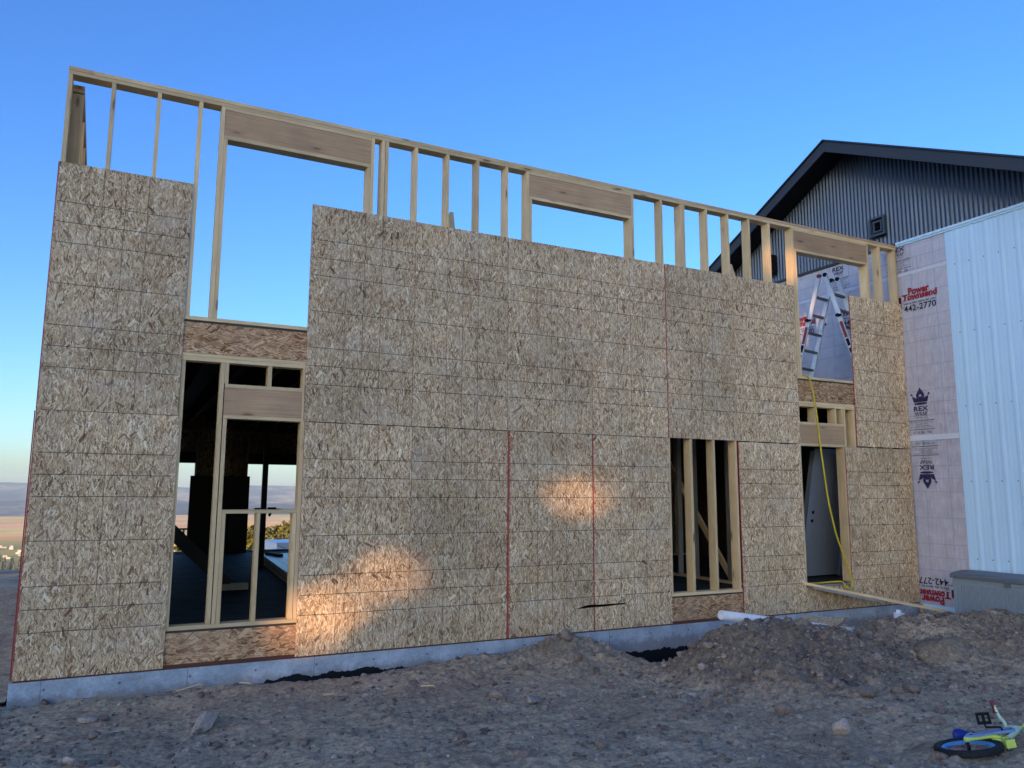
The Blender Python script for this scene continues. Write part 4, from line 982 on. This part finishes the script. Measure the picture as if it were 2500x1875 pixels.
# ------------------------------------------------------------------ beyond the house
TR = empty('utility_trailer', (5.35, 15.2, -.20), (0, 0, R(4)), label='pale blue white box trailer seen through the back window', cat='trailer')
b = MB(); b.box((-.62, -.6, -.55), (2.2, .9, .42)); b.box((-.64, -.62, .422), (2.22, .92, .455)); b.build('box_body', M_WHITEBOX, TR)
b = MB(); b.bar((-.6, -.606, .38), (.35, -.606, .0), .006, .012, up=(0, 0, 1)); b.build('strap', M_GREYINK, TR)
b = MB(); b.tube(smooth([(.12, -.615, .26), (.22, -.615, .31), (.32, -.615, .25), (.28, -.615, .16), (.16, -.615, .07), (.36, -.615, .05)]), .012, 6); b.build('hose_hook', M_BLACK, TR)
for yy in (-.5, .6):
    b = MB(); b.cyl((.8, yy, -.60), (.8, yy+.18, -.60), .28, 20); b.build('wheel', M_TYRE, TR)
for i, (p, ln, an, m, lb) in enumerate([((-2.2, 11.7, -.20), 3.4, 2, M_GREYWOOD, 'weathered board lying on the dirt at the left, nearest the wall'), ((-2.4, 12.15, -.17), 3.6, -3, M_FIR, 'reddish board lying behind the weathered board at the left edge'), ((-2.3, 12.6, -.15), 3.2, 1, M_GREYWOOD, 'pale board at the back of the boards at the left edge')]):
    b = MB(); b.box((-ln/2, -.14, -.03), (ln/2, .14, .03)); tag(b.build('loose_board', m, None, p, (R(2), R(1-i), R(an))), lb, 'board', 'boards on the ground left of the house')

def conifer(loc, h, seed, label):
    rg = np.random.default_rng(seed); root = empty('conifer_tree', loc, label=label, cat='tree', group='conifers below the back yard')
    b = MB(); b.tube([(0, 0, -.4), (.03, .02, h*.5), (0, 0, h*.97)], .1, 7, rs=[h*.022, h*.014, .01]); b.build('trunk', M_BARK, root)
    Vs = []; Fs = []; Tn = []; n = 0
    for k in range(int(h*9)):
        z = h*(.05+.94*(k/(h*9))); t = 1-(z/h); L = h*(.04+.25*t**.8)*(.65+.6*rg.random()); nb = 5
        for q in range(nb):
            a = rg.random()*6.28; dr = .15+.35*rg.random(); ca, sa = math.cos(a), math.sin(a)
            ns = max(2, int(L/.22))
            for s_ in range(ns):
                r = L*(s_+.55+.3*rg.random())/ns; zz = z-r*dr*.5+.25*L*(s_/ns)**2; sz = (.11+.10*rg.random())*(1+.10*h/6)
                for e in range(2):
                    aa = a+rg.normal()*.9; d = np.array([math.cos(aa)*sz, math.sin(aa)*sz, rg.normal()*sz*.5]); u = np.array([-math.sin(aa)*sz*.42, math.cos(aa)*sz*.42, rg.normal()*sz*.25])
                    c = np.array([r*ca, r*sa, zz])+rg.normal(size=3)*.05
                    Vs.extend([c-d*.3-u, c+d, c-d*.3+u]); Fs.append((n, n+1, n+2)); n += 3
                    tt = np.clip(.25+.65*rg.random()*(.5+.5*r/L), 0, 1); Tn.extend([tt]*3)
    link('crown', np_mesh('crown', np.array(Vs), np.array(Fs), M_NEEDLE, False, Tn), root)
trees = [(6.31, 31.2, .15, 7.0), (7.65, 36.0, -.05, 6.6), (8.55, 36.2, .05, 7.2), (9.95, 40.6, .1, 8.4), (6.6, 26.4, -.30, 4.0), (5.45, 26.5, -.05, 4.4), (3.35, 31.8, -.62, 5.2), (2.65, 27.0, -.8, 4.0), (4.2, 34.5, -.5, 5.4), (9.2, 33.5, -.45, 5.6), (8.0, 29.5, -.75, 4.4)]
tl = ['conifer with its crown beside the dark sheet edge, left pane of the back opening', 'slim conifer just right of the inner post', 'pointed conifer in the middle of the row above the trailer', 'tallest conifer at the right end of the row above the trailer', 'small bright conifer between post and trailer', 'low bushy conifer in front at the left pane of the back opening', 'yellow green conifer seen past the diagonal brace', 'lowest conifer under the diagonal brace', 'conifer hidden mostly by the dark standing sheet', 'broad conifer touching the trailer roof at the right', 'short conifer right behind the trailer roof']
for i, ((x, y, zt, h), lb) in enumerate(zip(trees, tl)): conifer((x, y, zt-h), h, 100+i, lb)

# woodland is an unseen screen added behind the camera to block the low sun
sd = Vector((SUN_AZ[0], SUN_AZ[1])); lat = Vector((.6, -.8)); D0 = 95.0; tanE = math.tan(R(SUN_EL))
holes_ = []                       # gaps carved in the screen to shape the sun patches on the wall
for (wx, wz, ra, rb, tilt) in ((2.80, .40, .26, .12, .6), (3.02, .54, .12, .05, .8), (6.0, 1.62, .01, .01, .1)):
    dd = D0-(-(wx*sd.x)) if False else D0-(wx*sd.x)
    holes_.append((wx*lat.x, wz+dd*tanE, ra*abs(lat.x), rb, tilt))
rg = np.random.default_rng(3); ico = None
bm_me = None
import bmesh
bm = bmesh.new(); bmesh.ops.create_icosphere(bm, subdivisions=1, radius=1); IV = np.array([v.co[:] for v in bm.verts]); IF = np.array([[v.index for v in f.verts] for f in bm.faces]); bm.free()
bm = bmesh.new(); bmesh.ops.create_icosphere(bm, subdivisions=2, radius=1); IV2 = np.array([v.co[:] for v in bm.verts]); IF2 = np.array([[v.index for v in f.verts] for f in bm.faces]); bm.free()
N = 26000; l_ = rg.uniform(-15, 19, N); z_ = rg.uniform(-5, 24, N); dpt = rg.uniform(-4, 4, N); rr = .16+.6*rg.random(N)**1.5
top = 21.6+1.2*np.sin(l_*.9)*np.sin(l_*.37+1); keep = z_ < top
for (hl, hz, ha, hb, tl_) in holes_:
    zc = z_-dpt*tanE*1.0; u = l_-hl; v = zc-hz-u/0.6*tl_*1.0
    rq = rr*.92; keep &= ~((u/(ha+rq))**2+(v/(hb+rq))**2 < 1)
l_, z_, dpt, rr = l_[keep], z_[keep], dpt[keep], rr[keep]; N = len(l_)
ctr = np.stack([sd.x*(D0+dpt)+lat.x*l_, sd.y*(D0+dpt)+lat.y*l_, z_], 1)
Vw = (IV[None]*(rr[:, None, None]*rg.uniform(.75, 1.0, (N, len(IV), 1)))+ctr[:, None]).reshape(-1, 3)
Fw = (IF[None]+(np.arange(N)*len(IV))[:, None, None]).reshape(-1, 3)
tag(link('sun_screen', np_mesh('sun_screen', Vw, Fw, M_WOODS, False, np.repeat(rg.random(N), len(IV)))), kind='stuff')
b = MB()
for k in range(17):
    l = -15+2*k+rg.uniform(-.5, .5); l += 1.1 if abs(l-1.75) < .9 else 0; c = (sd.x*D0+lat.x*l, sd.y*D0+lat.y*l); b.tube([(c[0], c[1], -7), (c[0]+.1, c[1], 8), (c[0], c[1]+.1, 19)], .2, 7, rs=[.34, .25, .08])
tag(b.build('sun_screen_trunks', M_BARK), kind='stuff')

# ------------------------------------------------------------------ stones, chips and scraps
def scatter(N, smin, smax, IVx, IFx, seed, flat=.7, xlim=(-.4, 11.8), ylim=(-5.7, -.03), bias=True, tones=(0, .93)):
    rg = np.random.default_rng(seed); x = rg.uniform(*xlim, N*3); y = rg.uniform(*ylim, N*3)
    dn = .22+.85*np.clip((mound_a(x, y)+.6*mound_b(x, y))*7, 0, 1)+.3*fbm(x, y, 1.3, 3, 91) if bias else np.ones(N*3)
    k = rg.random(N*3) < dn*.8; x, y = x[k][:N], y[k][:N]; n = len(x)
    s = smin*(smax/smin)**(rg.random(n)**2.6); z = H(x, y)+s*.15
    a = rg.random(n)*6.28; sc = s[:, None]*np.stack([rg.uniform(.7, 1.4, n), rg.uniform(.6, 1, n), rg.uniform(.35, .9, n)*flat/.7], 1)
    J = IVx[None]*rg.uniform(.62, 1.12, (n, len(IVx), 1)); J = np.clip(J, -rg.uniform(.55, 1, (n, 1, 3)), rg.uniform(.55, 1, (n, 1, 3)))*sc[:, None]
    tl = rg.normal(size=n)*.35; J2 = J.copy(); J2[..., 1] = J[..., 1]*np.cos(tl)[:, None]-J[..., 2]*np.sin(tl)[:, None]; J2[..., 2] = J[..., 1]*np.sin(tl)[:, None]+J[..., 2]*np.cos(tl)[:, None]
    c, sn = np.cos(a)[:, None], np.sin(a)[:, None]
    Vx = np.stack([J2[..., 0]*c-J2[..., 1]*sn, J2[..., 0]*sn+J2[..., 1]*c, J2[..., 2]], -1)+np.stack([x, y, z], 1)[:, None]
    tn = np.repeat(np.clip(rg.beta(2, 2.6, n)*(tones[1]-tones[0])+tones[0], 0, 1), len(IVx))
    return Vx.reshape(-1, 3), (IFx[None]+(np.arange(n)*len(IVx))[:, None, None]).reshape(-1, 3), tn
bm = bmesh.new(); bmesh.ops.create_icosphere(bm, subdivisions=1, radius=1); bm.free()
OV8 = np.array([[1, 0, 0], [-1, 0, 0], [0, 1, 0], [0, -1, 0], [0, 0, 1], [0, 0, -1], [.6, .6, .5], [-.6, -.6, .5], [.6, -.6, .4], [-.6, .6, .4]], float)
Vg, Fg, Tg = scatter(19000, .007, .030, IV, IF, 11)
tag(link('gravel', np_mesh('gravel', Vg, Fg, M_ROCK, False, Tg)), kind='stuff')
Vg, Fg, Tg = scatter(2300, .020, .065, IV2, IF2, 12, tones=(0, .80))
tag(link('rubble', np_mesh('rubble', Vg, Fg, M_ROCK, False, Tg)), kind='stuff')
Vg, Fg, Tg = scatter(1300, .008, .022, IV, IF, 13, flat=.25, bias=False, tones=(.9, 1.0))
tag(link('pale_chips', np_mesh('pale_chips', Vg, Fg, M_ROCK, False, Tg)), kind='stuff')

def rock(x, y, size, tone, rot, seed, label, smooth=False, sink=.25):
    rg = np.random.default_rng(seed); Vr = IV2.copy()
    for _ in range(14 if not smooth else 5):
        d = rg.normal(size=3); d /= np.linalg.norm(d); lim = rg.uniform(.50, .85); q = Vr@d; Vr = Vr-np.outer(np.clip(q-lim, 0, None), d)
    Vr = Vr*np.array(size)/1.4*(1+.03*rg.normal(size=(len(Vr), 1)))
    o = link('rock', np_mesh('rock', Vr, IF2, M_ROCK, smooth, np.full(len(Vr), tone)), None, (x, y, float(H(x, y))+size[2]*.5*(1-sink)), rot)
    return tag(o, label, 'rock', 'loose rocks on the dirt')
rock(.616, -.80, (.13, .075, .05), .80, (.2, .1, .3), 1, 'flat pale grey stone on the dirt below the left end of the concrete')
rock(1.46, -1.68, (.21, .13, .10), .66, (.5, -.3, .5), 2, 'largest angular grey slab stone in front of the left window opening')
rock(1.55, -1.52, (.13, .07, .06), .60, (.2, .4, 1.0), 22, 'narrow grey stone lying against the back of the largest angular slab')
rock(.70, -1.37, (.09, .07, .06), .42, (0, 0, 1), 3, 'small dark round stone between the flat pale stone and the photo bottom', True)
rock(.58, -2.23, (.11, .08, .06), .83, (.3, .2, 2), 4, 'pale blue grey stone near the lower left corner')
rock(4.0, -2.30, (.16, .10, .06), .62, (.35, .1, .6), 5, 'brown grey slab stone in the open dirt below the red striped sheet')
rock(3.82, -1.96, (.11, .09, .08), .55, (.2, .3, 2.3), 6, 'blocky brown stone just left of the brown grey slab')
rock(3.96, -1.25, (.09, .06, .05), .60, (.1, .4, 1.3), 7, 'small stone in the dirt halfway to the concrete below the red striped sheet')
rock(5.55, -3.62, (.13, .10, .085), .40, (.2, .2, .4), 8, 'round dark brown stone at the left foot of the big mound', True)
rock(6.35, -3.72, (.20, .12, .08), .47, (.2, .1, .2), 9, 'wide dark stone at the right foot of the big mound')
rock(6.50, -3.66, (.12, .10, .10), .40, (.2, .5, 1.2), 10, 'dark stone touching the right side of the wide dark stone', True)
rock(5.37, -4.33, (.10, .09, .12), .78, (.1, .4, .2), 11, 'pale pointed stone standing in the open dirt before the mound', sink=.1)
rock(5.72, -2.45, (.075, .06, .055), .72, (.2, .2, .2), 12, 'round pale stone on the left slope of the big mound', True)
rock(6.80, -3.70, (.12, .09, .07), .36, (0, .2, .2), 13, 'left one of two round dark stones at the right foot of the mound', True)
rock(6.98, -3.68, (.13, .10, .075), .34, (0, .1, 1.2), 14, 'right one of two round dark stones at the right foot of the mound', True)
rock(5.95, -2.95, (.09, .07, .06), .70, (.5, .2, .5), 15, 'angular grey stone midway up the front of the big mound')
rock(6.75, -2.70, (.16, .05, .05), .50, (.1, .1, .1), 16, 'long thin stone high on the front of the big mound')
rock(5.20, -1.10, (.12, .09, .08), .38, (.1, .1, .8), 17, 'dark clod on the small heap against the concrete, lower one')
rock(5.35, -.62, (.13, .12, .11), .45, (.1, .3, .8), 18, 'brown clod on top of the small heap against the concrete', True)
rock(5.75, -.70, (.09, .08, .07), .56, (.3, .1, .8), 19, 'pinkish stone on the right shoulder of the small heap')
rock(-.25, -.25, (.22, .18, .14), .45, (.1, .1, .3), 20, 'brown rounded stone at the left corner of the concrete', True)
bm = bmesh.new(); bmesh.ops.create_icosphere(bm, subdivisions=4, radius=1); IV4 = np.array([v.co[:] for v in bm.verts]); IF4 = np.array([[v.index for v in f.verts] for f in bm.faces]); bm.free()
Vc = IV4.copy()
for d, lim in (((0, -.75, .66), .62), ((.6, -.7, .3), .70), ((-.7, -.6, .4), .66), ((0, .2, 1), .72), ((.3, -.3, .9), .74), ((-.4, .1, .9), .78)):
    d = np.array(d)/np.linalg.norm(d); q = Vc@d; Vc = Vc-np.outer(np.clip(q-lim, 0, None), d)
cx_, cy_ = 8.55, -2.95
Vc = Vc*np.array((.38, .26, .20))
Vc = Vc*(1+.16*fbm(Vc[:, 0]+Vc[:, 2], Vc[:, 1]-Vc[:, 2], 5, 4, 8)+.10*fbm(Vc[:, 0]-Vc[:, 2]*1.3, Vc[:, 1]+Vc[:, 2], 17, 3, 9))[:, None]
Vc[:, 2] += float(H(cx_, cy_))-.05
tag(link('dirt_clod', np_mesh('dirt_clod', Vc, IF4, M_DIRT, True, np.full(len(Vc), -.55)), None, (cx_, cy_, 0)), 'large broad clod of brown earth on the face of the right mound', 'clod')
for k_, (x, y, s_) in enumerate(((1.95, -.17, .10), (3.52, -1.05, .13), (1.45, -.10, .22), (2.6, -.9, .10))):
    bb = MB(); bb.bar((-s_/2, 0, 0), (s_/2, .012, .012), .03 if k_ != 2 else .012, .008, up=(0, 0, 1)); bb.face([(s_/2, -.014, -.004), (s_/2+.03, .0, .008), (s_/2, .016, .004)])
    tag(bb.build('wood_scrap', M_WOOD, None, (x, y, float(H(x, y))+.018), (random.uniform(-.2, .2), random.uniform(-.15, .15), (-.6, -.5, .05, -.2)[k_])),
        ('yellow wood scrap lying against the dark tar on the concrete', 'pale pointed wood sliver alone on open dirt below the sunlit patch', 'thin stick lying along the concrete below the left window', 'short wood scrap on the dirt right of the left window')[k_], 'wood scrap', 'scraps of wood on the dirt')

# ------------------------------------------------------------------ air
hz = NT('air_haze'); hz.t.nodes.remove(hz.b); pv = hz.n('ShaderNodeVolumePrincipled'); pv.inputs['Color'].default_value = (.48, .72, 1, 1); pv.inputs['Density'].default_value = 5.5e-5
hz.l(pv.outputs[0], hz.o.inputs['Volume'])
b = MB(); b.box((-13600, -13600, -153), (13600, 13600, 230)); tag(b.build('haze', hz.m), kind='stuff')
